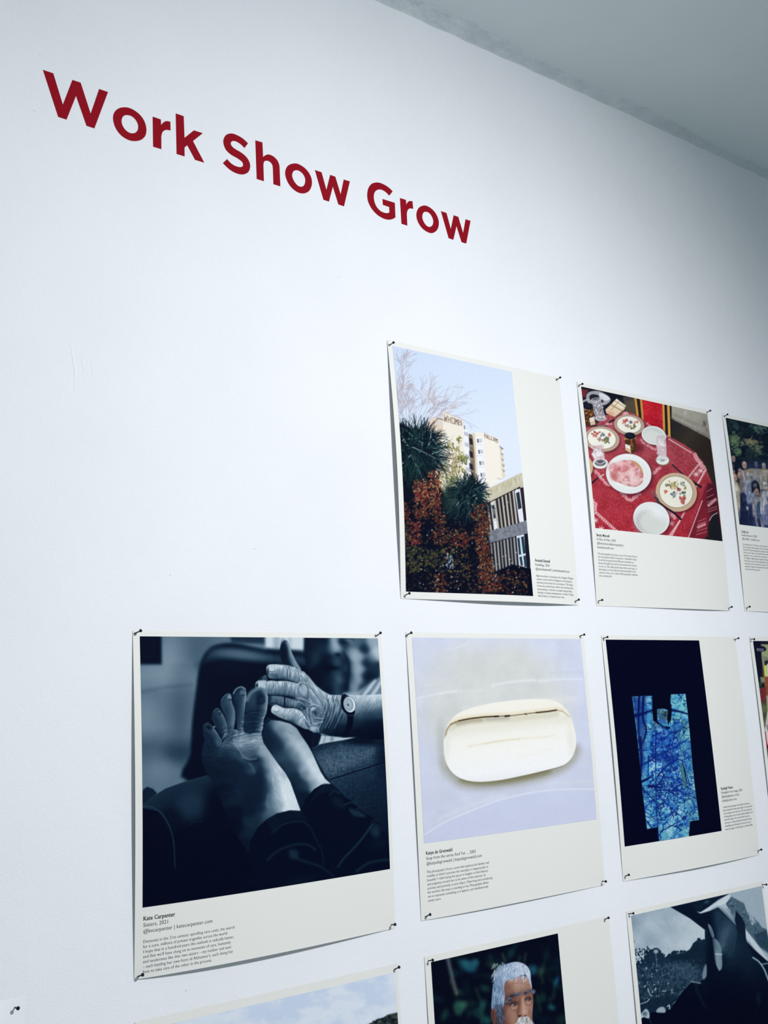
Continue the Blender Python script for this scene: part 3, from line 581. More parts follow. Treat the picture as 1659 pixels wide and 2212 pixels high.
    P.line([(840, 625), (900, 570), (1000, 530), (1090, 525), (1150, 560)], 14, .19, 4, .85, 4); P.oval(1010, 590, 30, 30, .24, 30, 7, .8); P.line([(990, 570), (1040, 620), (1130, 650), (1200, 680), (1270, 735)], (20, 8), .19, 4, .85, 4); P.line([(1110, 400), (1160, 500), (1195, 580), (1205, 660)], 8, .18, 3, .8, 4)
    P.oval(1050, 760, 90, 24, .12, -12, 8, .7); P.oval(730, 770, 40, 30, .08, 0, 8, .6)
    P.grain(.016, 1.5, 2)
    return P
# ---- bar of soap
def pic_soap():
    P = Pic('soap', 0.0112, 0.0081, 0.3895, 0.3126, 0.00105, 0.00095)
    P.space(860, 1340, .29841)
    n = fbm(P.px, P.py, 60, 4, 2); n2 = fbm(P.px, P.py, 30, 3, 8)
    lav = np.array([205, 209, 229.]); gry = np.array([209, 211, 209.])
    X = (P.px - 860) / .29841; Y = (P.py - 1340) / .29841
    w = 1 - np.clip(np.hypot((X - 720) / 640, (Y - 620) / 560), 0, 1) ** 1.6
    w = np.clip(w * 1.9 + (n - .5) * .7, 0, 1); w = np.where(Y > 1150, w * (1 - sstep(1150, 1400, Y) * .8), w)
    base = lav + (gry - lav) * w[..., None] + ((n2 - .5) * 14)[..., None]
    P.C = (base / 255).astype(np.float32)
    P.oval(600, 300, 380, 120, (200, 204, 203), 0, 40, .35); P.oval(330, 900, 80, 300, (196, 201, 204), 0, 30, .4)
    P.line([(120, 568), (300, 530), (420, 512)], (6, 14), (228, 232, 240), 3, .7); P.line([(680, 470), (820, 445), (985, 432)], (6, 18), (232, 234, 238), 4, .7, 3); P.line([(1020, 440), (1180, 425), (1330, 425)], (14, 10), (230, 233, 241), 4, .6)
    P.line([(1100, 380), (1330, 375)], 14, (196, 201, 212), 4, .5); P.line([(160, 500), (330, 470)], 12, (198, 203, 208), 4, .5); P.line([(330, 520), (620, 505)], 10, (226, 229, 230), 4, .4)
    P.line([(340, 215), (440, 195), (520, 150)], 10, (222, 225, 235), 4, .5, 3)
    P.fill([(190, 1700), (190, 1560), (420, 1420), (700, 1310), (1000, 1245), (1440, 1225), (1440, 1700)], (201, 206, 230), 3, .55, 4)
    P.line([(195, 1550), (330, 1465), (500, 1390), (720, 1305), (950, 1250), (1180, 1224), (1430, 1222)], 8, (230, 232, 244), 2.2, .8, 5); P.line([(300, 1440), (520, 1340), (760, 1270)], 24, (216, 219, 232), 6, .6, 4); P.line([(560, 1130), (1100, 1175), (1420, 1165)], 14, (216, 219, 226), 6, .5, 4)
    # soft shadow under the soap
    P.fill([(330, 1000), (420, 1180), (600, 1215), (900, 1180), (1150, 1110), (1290, 1000), (1250, 900), (700, 1000)], (140, 138, 112), 16, .75, 4)
    P.fill([(450, 1160), (620, 1190), (860, 1165), (1100, 1100), (1000, 1050), (600, 1100)], (112, 106, 70), 9, .7, 4); P.oval(320, 930, 30, 170, (172, 174, 168), -4, 10, .6)
    body = [(330, 900), (338, 820), (362, 750), (400, 702), (450, 665), (540, 632), (680, 600), (850, 578), (1000, 570), (1100, 576), (1180, 606), (1235, 670), (1270, 760), (1288, 860), (1280, 940), (1245, 1010), (1180, 1055), (1050, 1090), (900, 1125), (740, 1157), (600, 1170), (500, 1160), (420, 1125), (368, 1070), (340, 1000)]
    P.fill(body, P.ramp((760, 580), (830, 1170), [(0, (240, 237, 228)), (.2, (238, 234, 222)), (.3, (230, 226, 214)), (.42, (240, 238, 231)), (.6, (243, 241, 236)), (.85, (243, 242, 244)), (1, (232, 231, 230))]), .9, 1, 4)
    P.oval(880, 610, 330, 26, (241, 236, 226), -6, 8, .6); P.oval(1250, 860, 26, 110, (230, 226, 216), -4, 6, .6); P.oval(355, 900, 18, 110, (226, 224, 216), 4, 6, .6)
    P.line([(345, 830), (365, 775), (420, 738)], 8, (150, 130, 90), 2, .8, 3)
    seam = [(338, 850), (350, 795), (380, 752), (440, 728), (520, 712), (620, 700), (720, 694), (820, 690), (900, 680), (1000, 668), (1080, 660), (1145, 650), (1195, 662), (1240, 700)]
    P.line([(x, y + 26) for x, y in seam[2:12]], 44, (205, 200, 178), 5, .6, 4); P.line([(x, y - 14) for x, y in seam[2:13]], 20, (226, 214, 184), 4, .7, 4)
    P.line([(430, 745), (520, 728), (600, 720)], 30, (150, 142, 118), 5, .6, 3); P.line([(640, 715), (700, 712), (790, 706)], 26, (166, 160, 146), 5, .6, 3)
    P.line(seam[:3], (3, 7), (130, 108, 72), 1.2, .7, 4); P.line(seam[2:12], 8, (112, 88, 52), 1.1, .85, 4); P.line(seam[11:], (7, 3), (130, 108, 72), 1.2, .7, 4); P.line(seam[3:7], 11, (70, 52, 28), .9, .85, 4); P.line([(700, 697), (725, 694)], 12, (34, 34, 50), .8, .9); P.line([(775, 694), (806, 691)], 13, (30, 28, 44), .8, .9); P.line(seam[9:12], 12, (72, 56, 32), .9, .9, 4); P.line([(918, 676), (930, 682)], 8, (70, 50, 40), .8)
    P.line([(510, 912), (640, 890), (780, 868), (900, 856), (1010, 848), (1130, 835)], (14, 8), (230, 221, 192), 3, .65, 4); P.line([(620, 893), (780, 869), (880, 858)], 5, (208, 194, 152), 1.8, .5, 4); P.line([(880, 985), (1010, 960), (1120, 930)], 12, (234, 230, 216), 4, .4, 3)
    P.line([(470, 1160), (600, 1172), (740, 1159), (900, 1127), (1060, 1091), (1190, 1055)], 5, (120, 114, 90), 1.2, .55, 4)
    P.grain(.014, 1.6, 5)
    return P

# ---- figure in blue projected branches
def pic_figure():
    P = Pic('figure', 0.0098, 0.0080, 0.2795, 0.3637, 0.00105, 0.00095)
    P.all((2, 5, 30))
    P.space(1350, 1480, .15370)
    lit = (125, 192, 202)
    rect = [(98, 160), (395, 150), (640, 130), (850, 122), (880, 380), (915, 720), (945, 1100), (985, 1450), (1042, 1895), (700, 1950), (310, 2022), (245, 1480), (200, 1000), (150, 560)]
    P.fill(rect, P.ramp((100, 500), (950, 500), [(0, (80, 156, 190)), (.4, (72, 150, 190)), (.75, (110, 186, 196)), (1, (136, 198, 198))]), .7)
    n = fbm(P.px, P.py, 9, 3, 6)
    P.fill(rect, (60, 130, 195), .7, .75, 0, lambda X, Y: sstep(.45, .62, fbm(X, Y, 11, 3, 6)))
    rr = rnd(21)
    def net(pts, col, k, w, al, sd, sy=None):
        P.fill(pts, col, .7, al, 0, lambda X, Y: sstep(w, w * .35, np.abs(fbm(X, Y, k, 3, sd, sy) - .5)))
    P.fill(rect, (150, 212, 216), .7, .6, 0, lambda X, Y: sstep(.50, .62, fbm(X, Y, 16, 2, 31)))
    net(rect, (16, 64, 130), 14, .05, .85, 13); net(rect, (36, 112, 160), 7, .05, .6, 14)
    P.fill([(98, 160), (300, 150), (300, 700), (250, 1300), (200, 1000), (150, 560)], (10, 30, 110), 5, .6)
    def branch(x, y, ang, ln, w, col, depth, lim):
        pts = [(x, y)]
        for k in range(5):
            ang += rr.uniform(-.28, .28); x += math.cos(ang) * ln / 5; y += math.sin(ang) * ln / 5; pts.append((x, y))
        P.line(pts, (w, w * .6), col, .6, .9, 3)
        if depth:
            for k in range(rr.choice((2, 3))):
                q = pts[rr.randint(1, 5)]; branch(q[0], q[1], ang + rr.choice((-1, 1)) * rr.uniform(.4, 1.1), ln * rr.uniform(.5, .8), w * .6, col, depth - 1, lim)
    for i in range(18): branch(rr.choice((rr.uniform(110, 320), rr.uniform(780, 1000))), rr.uniform(150, 1950), rr.uniform(0, 6.28), rr.uniform(140, 260), rr.uniform(7, 14), rr.choice([(18, 54, 150), (12, 40, 120), (24, 90, 165)]), 2, 0)
    # body in the light
    dress = [(395, 430), (500, 560), (640, 600), (720, 470), (800, 520), (790, 640), (735, 700), (750, 900), (760, 1080), (800, 1250), (850, 1450), (880, 1620), (910, 1850), (905, 2020), (895, 2130), (480, 2190), (465, 1900), (445, 1650), (350, 1400), (335, 1200), (340, 980), (360, 760), (380, 640)]
    P.fill(dress, P.ramp((400, 600), (700, 2100), [(0, (56, 128, 184)), (.35, (84, 164, 204)), (.7, (112, 190, 212)), (1, (118, 196, 212))]), .8, .92, 0)
    P.fill(dress, (186, 232, 238), .8, .75, 0, lambda X, Y: sstep(.5, .62, fbm(X, Y, 10, 2, 41)))
    P.fill(dress, (45, 110, 195), .8, .85, 0, lambda X, Y: sstep(.50, .64, fbm(X, Y, 9, 3, 9)) )
    for j in range(62):
        for i in range(24):
            x = 360 + i * 24 + (j % 2) * 12 + j * 2; y = 620 + j * 25 - i * 3
            P.oval(x, y, 6.5, 7.5, (34, 96, 150), 0, .5, .6)
    P.oval(560, 800, 190, 190, (35, 85, 185), 0, 12, .45); P.oval(600, 1010, 170, 40, (20, 40, 140), -6, 7, .7)
    net(dress, (10, 44, 118), 17, .055, .9, 51); net(dress, (16, 66, 140), 8, .05, .55, 52); net([(380, 640), (760, 640), (770, 1080), (340, 1080)], (10, 30, 124), 9, .08, .75, 53)
    for i in range(16): branch(rr.uniform(330, 880), rr.uniform(640, 2050), rr.uniform(-.8, .8) + rr.choice((0, 3.14)), rr.uniform(160, 330), rr.uniform(8, 16), rr.choice([(14, 44, 140), (18, 62, 165), (10, 34, 110)]), 2, 0)
    for pts, w in (([(440, 1480), (600, 1480), (760, 1580), (880, 1600), (1000, 1580)], 20), ([(460, 1280), (560, 1160), (700, 1060), (760, 1040)], 26), ([(230, 1360), (330, 1310), (360, 1290)], 40), ([(220, 1130), (330, 1070), (430, 1010), (560, 940), (740, 850), (900, 740)], 24), ([(500, 2060), (700, 1950), (860, 1850), (1010, 1700)], 18), ([(480, 1560), (640, 1720), (800, 1850)], 18), ([(340, 1420), (440, 1430), (520, 1440)], 46), ([(860, 1430), (1000, 1500)], 16), ([(240, 1450), (330, 1540), (420, 1640)], 22), ([(280, 1770), (420, 1880)], 14), ([(210, 740), (230, 1000), (225, 1280)], 50), ([(200, 160), (190, 480), (200, 740)], 34), ([(260, 170), (250, 460), (300, 660), (190, 930)], 36), ([(140, 430), (250, 400), (400, 350)], 50), ([(650, 350), (760, 370), (890, 410)], 44), ([(440, 640), (430, 1000), (445, 1700), (470, 2190)], 18), ([(330, 1000), (325, 1330)], 22)):
        P.line(pts, (w, w * .45), (6, 18, 78) if w > 30 else (10, 30, 110), 1.0, .9, 4)
    for i in range(22): branch(rr.choice((440, 560, 600, 380, 700)) + rr.uniform(-60, 60), rr.uniform(850, 1900), rr.uniform(0, 6.28), rr.uniform(120, 240), rr.uniform(9, 15), rr.choice([(10, 30, 110), (14, 48, 140)]), 2, 0)
    # shoulders, jacket edges and dark head
    P.fill([(395, 440), (500, 560), (390, 680), (380, 560)], (30, 70, 110), 3, .6)
    P.rough([(660, 470), (860, 470), (880, 640), (760, 760), (690, 760)], .32, 2.2, 16, 105, 6, 3)
    P.fill([(760, 1080), (800, 1100), (850, 1280), (860, 1440), (820, 1430)], (60, 110, 120), 1.5, .8); P.fill([(800, 1060), (850, 1200), (880, 1420), (850, 1300)], (4, 12, 46), 1.2)
    P.fill([(870, 1430), (890, 1650), (915, 1900), (900, 2020), (880, 1700)], (70, 130, 140), 1.5, .7)
    P.fill([(380, 100), (645, 100), (640, 240), (660, 340), (650, 480), (610, 560), (590, 470), (600, 350), (540, 330), (450, 340), (455, 500), (480, 560), (400, 500), (385, 380)], (2, 5, 28), 1.2, 1, 0)
    P.fill([(460, 350), (540, 355), (600, 370), (590, 470), (560, 540), (500, 500), (470, 430)], (58, 92, 100), 1.5, .9, 3)
    for i in range(22): P.oval(rr.uniform(470, 590), rr.uniform(355, 520), 9, 14, rr.choice([(140, 170, 165), (16, 30, 60), (60, 120, 190), (20, 40, 70)]), rr.uniform(0, 180), .7, .8)
    P.line([(470, 530), (540, 590), (620, 600)], 30, (6, 12, 40), 1, .95, 3); P.line([(480, 470), (490, 560), (560, 600)], 8, (40, 120, 200), 1, .7, 3); P.oval(520, 500, 26, 40, (50, 110, 190), 0, 3, .8)
    # dark surroundings
    dk = (2, 5, 30)
    P.fill([(-200, -900), (1700, -900), (1700, 118), (852, 120), (640, 128), (640, 100), (390, 140), (98, 158), (-200, 170)], dk, .8)
    P.fill([(-300, -900), (98, 158), (150, 560), (200, 1000), (245, 1480), (308, 2024), (420, 2004), (480, 2190), (480, 2700), (-300, 2700)], dk, .8)
    P.fill([(1800, -900), (852, 100), (882, 380), (917, 720), (947, 1100), (987, 1450), (1044, 1895), (925, 1912), (900, 2100), (880, 2700), (1800, 2700)], dk, .8)
    return P

# ---- horses, black and white
def pic_horse():
    P = Pic('horse', 0.0108, 0.0083, 0.3920, 0.2800, 0.00115, 0.00105, True)
    P.space(1340, 1880, .19228)
    P.all(P.ramp((100, 400), (900, 1000), [(0, .66), (.5, .76), (1, .80)]))
    n = fbm(P.px, P.py, 40, 3, 3); P.C += ((n - .5) * .16)[..., None]
    tx = lambda k, lo, hi, sd: (lambda X, Y: sstep(lo, hi, fbm(X, Y, k, 3, sd)))
    rr = rnd(8)
    # far trees
    P.fill([(130, 1050), (220, 1000), (300, 940), (330, 900), (410, 875), (470, 940), (510, 985), (570, 950), (610, 910), (640, 950), (780, 905), (820, 820), (880, 770), (960, 800), (1000, 1300), (700, 1600), (160, 1600)], .22, 1, 1, 0)
    P.fill([(560, 950), (780, 905), (820, 820), (960, 800), (980, 1000), (900, 1100), (700, 1020), (560, 1000)], .17, 3, .9)
    for i in range(70): x = rr.uniform(290, 960); P.oval(x, np.interp(x, [290, 410, 510, 610, 780, 880, 960], [930, 880, 980, 915, 905, 775, 800]) + rr.uniform(-8, 10), 14, 12, .20, 0, 1, .9)
    P.fill([(160, 1100), (900, 1000), (960, 1300), (500, 1600), (190, 1600)], .33, 6, .9, 0, tx(5, .40, .60, 4))
    P.oval(700, 1120, 140, 70, .40, 10, 12, .6); P.oval(800, 1200, 70, 60, .36, 0, 12, .6)
    for i in range(260): P.oval(rr.uniform(150, 850), rr.uniform(1000, 1480), rr.uniform(5, 12), rr.uniform(4, 9), rr.choice([.12, .16, .42, .48, .30]), rr.uniform(0, 180), .8, .7)
    for i in range(26): P.oval(rr.uniform(180, 620), rr.uniform(1080, 1460), 7, 14, rr.choice([.72, .62, .8]), rr.uniform(0, 180), .7, .8)
    for i in range(60): P.oval(rr.uniform(150, 320), rr.uniform(880, 1040), rr.uniform(6, 12), rr.uniform(5, 9), .14, rr.uniform(0, 180), .7, .9)
    for i in range(14): P.oval(rr.uniform(160, 260), rr.uniform(960, 1040), 10, 9, .85, 0, 1, .8)
    P.line([(300, 860), (330, 900)], 14, .12, 1); P.oval(400, 912, 26, 22, .8, 0, 2, .8); P.line([(398, 930), (412, 1090)], 7, .6, 1, .8); P.line([(140, 740), (146, 775)], 7, .25, .8); P.line([(154, 795), (158, 805)], 7, .3, .8)
    P.line([(310, 1400), (640, 1350), (800, 1320)], 8, .10, .8, .8); P.line([(415, 1300), (420, 1560)], 9, .10, .8, .8); P.line([(515, 1340), (520, 1520)], 7, .12, .8, .7)
    P.fill([(190, 1450), (640, 1400), (640, 1560), (210, 1620)], .17, 6, .8); P.line([(230, 1500), (300, 1475), (325, 1445)], 12, .75, 1, .8, 3); P.line([(310, 1330), (330, 1390), (350, 1410)], 12, .75, 1, .8, 3)
    # right-hand trees and light
    P.fill([(1180, 250), (1700, 120), (1700, 1200), (1400, 800)], .72, 2)
    P.fill([(1180, 380), (1210, 290), (1260, 300), (1330, 340), (1390, 370), (1420, 460), (1460, 560), (1480, 620), (1540, 570), (1590, 640), (1640, 660), (1700, 900), (1500, 820), (1400, 640), (1250, 520)], .42, 1.5, .95, 0)
    for i in range(220): x = rr.uniform(1185, 1560); P.oval(x, 300 + (x - 1185) * .75 + rr.uniform(-10, 150), rr.uniform(5, 11), rr.uniform(4, 8), rr.choice([.34, .50, .28, .62, .40]), rr.uniform(0, 180), .9, .6)
    P.fill([(1500, 720), (1640, 670), (1700, 960), (1560, 860)], .30, 3, .9)
    # upper horse: neck, head and ears
    P.fill([(560, 412), (1225, 262), (1110, 420), (1330, 650), (1420, 800), (1640, 1010), (1700, 1050), (1700, 1300), (1150, 1250), (980, 1200), (950, 670), (780, 540)], .10, 1.0, 1, 0)
    P.fill([(860, 465), (900, 470), (980, 420), (1100, 330), (1225, 265), (1240, 300), (1180, 380), (1200, 470), (1330, 645), (1100, 415), (1010, 455), (900, 485)], .86, 1.2, 1, 0)
    P.fill([(1100, 405), (1180, 370), (1280, 540), (1330, 650)], .78, 1.4); P.line([(1190, 430), (1270, 520)], 10, .5, 1.5, .7); P.fill([(1240, 500), (1310, 490), (1320, 640)], .58, 3, .7)
    P.fill([(800, 370), (1150, 290), (1050, 360), (900, 450), (850, 440)], .16, 6, .8); P.oval(970, 355, 24, 14, .5, -20, 3, .6)
    P.fill([(1040, 480), (1130, 440), (1330, 660), (1400, 900), (1250, 980), (1150, 900), (1080, 720)], .27, 10, .9, 3); P.oval(1190, 720, 60, 110, .45, 20, 16, .8); P.oval(1150, 850, 40, 70, .50, 25, 10, .7); P.oval(1260, 830, 70, 90, .30, 0, 16, .7)
    P.fill([(985, 605), (1030, 650), (1055, 750), (1020, 740)], .85, 1.5, 1, 3); P.fill([(1035, 760), (1090, 790), (1130, 860), (1140, 940), (1145, 1080), (1110, 1130), (1070, 1040), (1050, 900)], .62, 2, 1, 3); P.line([(1070, 940), (1140, 945)], 14, .88, 1.5, .9); P.oval(1090, 860, 24, 50, .48, -10, 5, .7)
    P.fill([(1410, 680), (1470, 740), (1560, 860), (1660, 1000), (1700, 1010), (1640, 1000), (1500, 880), (1420, 770)], .84, 1.6, 1, 3); P.line([(1440, 800), (1500, 880)], 12, .5, 2, .6)
    # front horse silhouette with two ears
    P.fill([(210, 1760), (215, 1680), (330, 1600), (450, 1580), (560, 1565), (640, 1450), (720, 1340), (800, 1255), (880, 1265), (930, 1220), (965, 1180), (950, 900), (950, 680), (985, 620), (1020, 740), (1045, 900), (1060, 1040), (1110, 1135), (1180, 1080), (1250, 980), (1290, 880), (1320, 700), (1285, 560), (1300, 455), (1360, 520), (1400, 600), (1410, 760), (1440, 870), (1490, 980), (1560, 1030), (1620, 1120), (1670, 1260), (1720, 1300), (1720, 2600), (210, 2600)], P.ramp((1300, 450), (1150, 1500), [(0, .13), (.4, .17), (.65, .09), (1, .02)]), 1.3, 1, 0)
    P.oval(1260, 900, 80, 140, .24, 10, 22, .7); P.oval(1420, 1050, 60, 130, .17, -20, 20, .7); P.oval(1020, 900, 36, 300, .05, 0, 8, .7)
    P.fill([(920, 1180), (940, 1090), (968, 1060), (968, 1190), (930, 1230)], .58, 2, .95, 3); P.line([(800, 1250), (850, 1260), (900, 1268)], 12, .72, 1.6, .9, 3); P.line([(640, 1420), (720, 1330), (800, 1252)], 5, .5, 1.2, .7, 3)
    P.line([(1490, 980), (1560, 1030), (1620, 1120), (1665, 1240)], 16, .80, 1.8, .9, 4); P.line([(1590, 1055), (1660, 1045)], 14, .7, 1.5, .8); P.line([(850, 1280), (880, 1400), (960, 1540)], 24, .20, 6, .7, 4); P.line([(940, 1240), (960, 1400)], 16, .14, 6, .6)
    P.fill([(215, 1640), (250, 1590), (290, 1555), (325, 1600), (325, 1665), (270, 1650)], .80, 1.5, .95, 2); P.oval(275, 1612, 26, 24, .35, 0, 4, .8); P.fill([(400, 1590), (430, 1545), (490, 1535), (510, 1595), (450, 1600)], .76, 1.8, .9, 2); P.line([(530, 1530), (550, 1515), (555, 1555)], 12, .85, 1.2, .9, 3); P.line([(590, 1500), (620, 1475)], 8, .6, 1.2, .8); P.line([(325, 1665), (350, 1727)], 8, .4, 1.5, .7)
    P.fill([(220, 1700), (320, 1680), (350, 1800), (230, 1830)], .015, 4, .8); P.oval(1550, 1440, 16, 40, .20, 0, 5, .8); P.line([(1580, 1380), (1560, 1500), (1500, 1600)], 8, .14, 3, .7, 3)
    P.grain(.03, 1.8, 6)
    return P

# ---- white-haired man
def pic_man():
    P = Pic('man', 0.0112, 0.0090, 0.2748, 0.3650, 0.00115, 0.00110)
    P.space(910, 1960, .26522)
    P.all((5, 10, 28))
    rr = rnd(31)
    for i in range(90):
        P.oval(rr.uniform(60, 1160), rr.uniform(200, 1700), rr.uniform(20, 60), rr.uniform(8, 26), rr.choice([(10, 34, 42), (14, 48, 48), (8, 26, 44), (20, 56, 50)]), rr.uniform(0, 180), 7, .55)
    for i in range(34):
        x, y = rr.uniform(80, 1140), rr.uniform(330, 1500); P.line([(x, y), (x + rr.uniform(-60, 60), y + rr.uniform(60, 140))], rr.uniform(10, 22), rr.choice([(26, 66, 58), (18, 52, 56), (36, 70, 50)]), 5, .55)
    for x, y, rx, ry, c, a in ((390, 480, 62, 44, (28, 84, 102), .9), (350, 450, 40, 26, (34, 96, 112), .7), (440, 450, 30, 30, (34, 96, 110), .8), (310, 815, 46, 44, (44, 96, 78), .7), (345, 790, 34, 30, (58, 112, 88), .6), (300, 860, 26, 22, (36, 84, 70), .6), (290, 780, 20, 30, (40, 90, 74), .5), (500, 800, 26, 44, (34, 92, 88), .7), (470, 860, 50, 40, (20, 62, 62), .7), (910, 510, 34, 40, (26, 88, 108), .8), (1062, 815, 24, 18, (30, 104, 112), .8), (1102, 600, 14, 30, (24, 96, 130), .8), (600, 480, 50, 22, (58, 84, 62), .7), (520, 660, 40, 26, (26, 66, 58), .7), (975, 520, 20, 40, (50, 80, 60), .6), (730, 370, 26, 30, (16, 50, 62), .7), (190, 880, 24, 40, (30, 80, 64), .6), (530, 920, 40, 30, (24, 90, 86), .7), (310, 690, 36, 24, (20, 56, 50), .7)):
        P.oval(x, y, rx, ry, c, 20, 6, a)
    P.line([(215, 410), (250, 560), (290, 700)], (30, 22), (92, 102, 110), 4, .8, 3); P.line([(240, 590), (285, 710)], 20, (88, 84, 70), 4, .6); P.line([(660, 380), (680, 440), (650, 480)], 16, (60, 84, 70), 4, .6, 3); P.line([(850, 380), (840, 440)], 18, (44, 70, 62), 4, .6)
    P.blur(1.0)
    # shoulders below (out of frame) and neck
    P.fill([(300, 1700), (380, 1330), (560, 1210), (900, 1180), (1080, 1320), (1140, 1700)], (44, 52, 70), 3)
    P.fill([(600, 1000), (640, 1260), (860, 1260), (880, 1020)], (112, 72, 58), 4)
    # face
    P.fill([(640, 640), (680, 590), (760, 560), (860, 565), (892, 610), (905, 680), (912, 760), (905, 860), (905, 960), (880, 1090), (800, 1170), (700, 1150), (630, 1040), (610, 930), (630, 800)], P.idw([(690, 640, 140, 92, 80), (740, 610, 182, 134, 114), (800, 600, 198, 150, 130), (860, 600, 194, 146, 126), (885, 640, 164, 114, 96), (720, 680, 158, 108, 92), (790, 660, 204, 158, 138), (850, 650, 194, 146, 126), (820, 700, 138, 90, 76), (700, 730, 116, 72, 62), (740, 740, 104, 62, 54), (770, 740, 140, 92, 76), (870, 710, 140, 92, 76), (820, 740, 194, 142, 120), (835, 790, 216, 166, 144), (840, 840, 216, 168, 146), (800, 780, 116, 68, 58), (795, 840, 132, 80, 66), (690, 800, 126, 78, 66), (720, 850, 172, 120, 100), (760, 850, 188, 136, 114), (700, 900, 138, 88, 74), (740, 910, 182, 130, 108), (660, 850, 96, 58, 52), (650, 930, 84, 50, 46), (690, 960, 130, 82, 70), (880, 800, 182, 130, 108), (900, 850, 164, 112, 92), (870, 860, 178, 126, 104), (900, 920, 142, 92, 78), (895, 760, 152, 102, 84), (640, 1000, 76, 46, 42), (760, 1080, 130, 86, 76), (860, 1060, 140, 94, 80)], 6.5), 1, 1, 4)
    P.rough([(690, 640), (890, 600), (890, 690), (700, 700)], .08, 1.8, 14, -4, 3, 3)
    for y, a in ((620, .25), (645, .3), (672, .3)): P.line([(720, y + 14), (790, y), (880, y + 8)], 5, (140, 94, 78), 1.4, a, 3)
    # nose
    P.line([(803, 735), (800, 800), (786, 862)], 9, (104, 58, 48), 2.5, .6, 3); P.oval(830, 780, 8, 56, (228, 184, 162), -3, 3, .6); P.oval(840, 852, 18, 16, (224, 178, 156), 0, 4, .6); P.oval(802, 886, 17, 9, (52, 26, 28), 0, 2, .9); P.oval(848, 884, 9, 6, (60, 30, 32), 0, 1.5, .9); P.line([(782, 850), (788, 882)], 6, (104, 60, 50), 1.5, .7)
    P.line([(825, 690), (822, 728)], 7, (104, 66, 56), 2, .7); P.line([(806, 690), (810, 716)], 5, (100, 62, 52), 1.5, .7)
    # eyes with pouches
    for cx, cy, w, h in ((754, 790, 31, 12), (873, 750, 25, 10)):
        P.oval(cx - 2, cy - 4, w * 1.35, h * 2.0, (96, 58, 50), -14, 3, .6); P.oval(cx - 2, cy + 28, w * 1.15, h * 1.5, (196, 146, 122), -8, 3, .7); P.line([(cx - w * 1.2, cy + 22), (cx - w * .4, cy + 48), (cx + w * .6, cy + 46), (cx + w * 1.3, cy + 18)], 7, (104, 62, 52), 1.6, .6, 4)
        P.oval(cx, cy, w, h, (58, 38, 40), -14, 1, .95); P.oval(cx + 2, cy + 2, w * .8, h * .62, (156, 148, 154), -14, 1.2); P.oval(cx + 6, cy, h * .85, h * .9, (18, 14, 22), 0, .8); P.oval(cx + 2, cy - 4, 3, 3, (196, 200, 210), 0, .6); P.line([(cx - w, cy + 6), (cx - w * .3, cy - h), (cx + w * .5, cy - h), (cx + w, cy - 2)], 6, (44, 28, 30), .9, .9, 4); P.line([(cx - w * 1.1, cy - 4), (cx - w * .3, cy - h * 2), (cx + w * .6, cy - h * 2)], 5, (90, 54, 46), 1.2, .6, 3)
    P.line([(880, 830), (884, 870)], 4, (96, 54, 46), 1.2, .6); P.line([(790, 890), (765, 940)], 7, (104, 62, 52), 2, .6)
    # brows, hair, moustache
    def tuft(pts, w, n, cols, ln, ang, sd):
        r = rnd(sd); p = catmull(np.array(pts, float), False, 10)
        for i in range(n):
            q = p[r.randrange(len(p))]; a = math.radians(ang + r.uniform(-28, 28)); l = ln * r.uniform(.6, 1.2); ox, oy = r.uniform(-w, w), r.uniform(-w, w)
            P.line([(q[0] + ox, q[1] + oy), (q[0] + ox + l * math.cos(a), q[1] + oy + l * math.sin(a))], r.uniform(4, 7), r.choice(cols), .6, .85)
    P.line([(690, 785), (715, 740), (760, 712), (790, 708)], 22, (52, 58, 72), 2.5, .95, 4); P.line([(842, 705), (870, 682), (900, 684), (912, 700)], 20, (62, 68, 82), 2.5, .95, 4)
    tuft([(690, 785), (715, 740), (760, 712), (790, 708)], 8, 40, [(130, 144, 164), (34, 38, 52), (78, 88, 106)], 22, -25, 2); tuft([(842, 705), (870, 682), (900, 684), (912, 700)], 7, 34, [(136, 146, 164), (40, 44, 58), (84, 92, 108)], 20, -15, 3)
    hair = [(578, 840), (576, 720), (590, 620), (598, 560), (628, 505), (680, 470), (740, 448), (790, 446), (850, 470), (886, 520), (893, 590), (900, 660), (880, 610), (868, 575), (840, 545), (800, 560), (740, 575), (690, 600), (672, 660), (680, 720), (670, 800), (650, 830)]
    P.fill(hair, P.ramp((590, 500), (890, 560), [(0, (112, 138, 168)), (.4, (160, 180, 206)), (.8, (205, 214, 230)), (1, (188, 198, 216))]), 1.2, 1, 3)
    r = rnd(17)
    for i in range(240):
        x = r.uniform(590, 880); y = r.uniform(455, 575); 
        P.line([(x, y), (x + r.uniform(-30, 12), y + r.uniform(18, 44))], r.uniform(3, 6), r.choice([(220, 228, 240), (120, 146, 178), (176, 192, 216), (232, 236, 244), (96, 122, 156)]), .6, .6)
    for i in range(150):
        x = r.uniform(582, 668); y = r.uniform(570, 800)
        P.line([(x, y), (x + r.uniform(-6, 10), y + r.uniform(26, 56))], r.uniform(3, 6), r.choice([(190, 205, 224), (84, 110, 146), (140, 164, 194), (60, 82, 118)]), .6, .6)
    for i in range(24):
        t = r.uniform(0, 1); x = 596 + 80 * t; y = 580 - 110 * t; P.line([(x, y), (x - r.uniform(6, 26), y - r.uniform(4, 26))], 4, (150, 172, 198), .6, .7)
    P.fill([(600, 800), (660, 800), (680, 880), (660, 950), (620, 960), (600, 880)], (60, 66, 84), 5, .8, 3)
    tuft([(610, 820), (640, 860), (660, 920)], 18, 40, [(104, 122, 150), (40, 48, 68), (76, 90, 114)], 30, 80, 7)
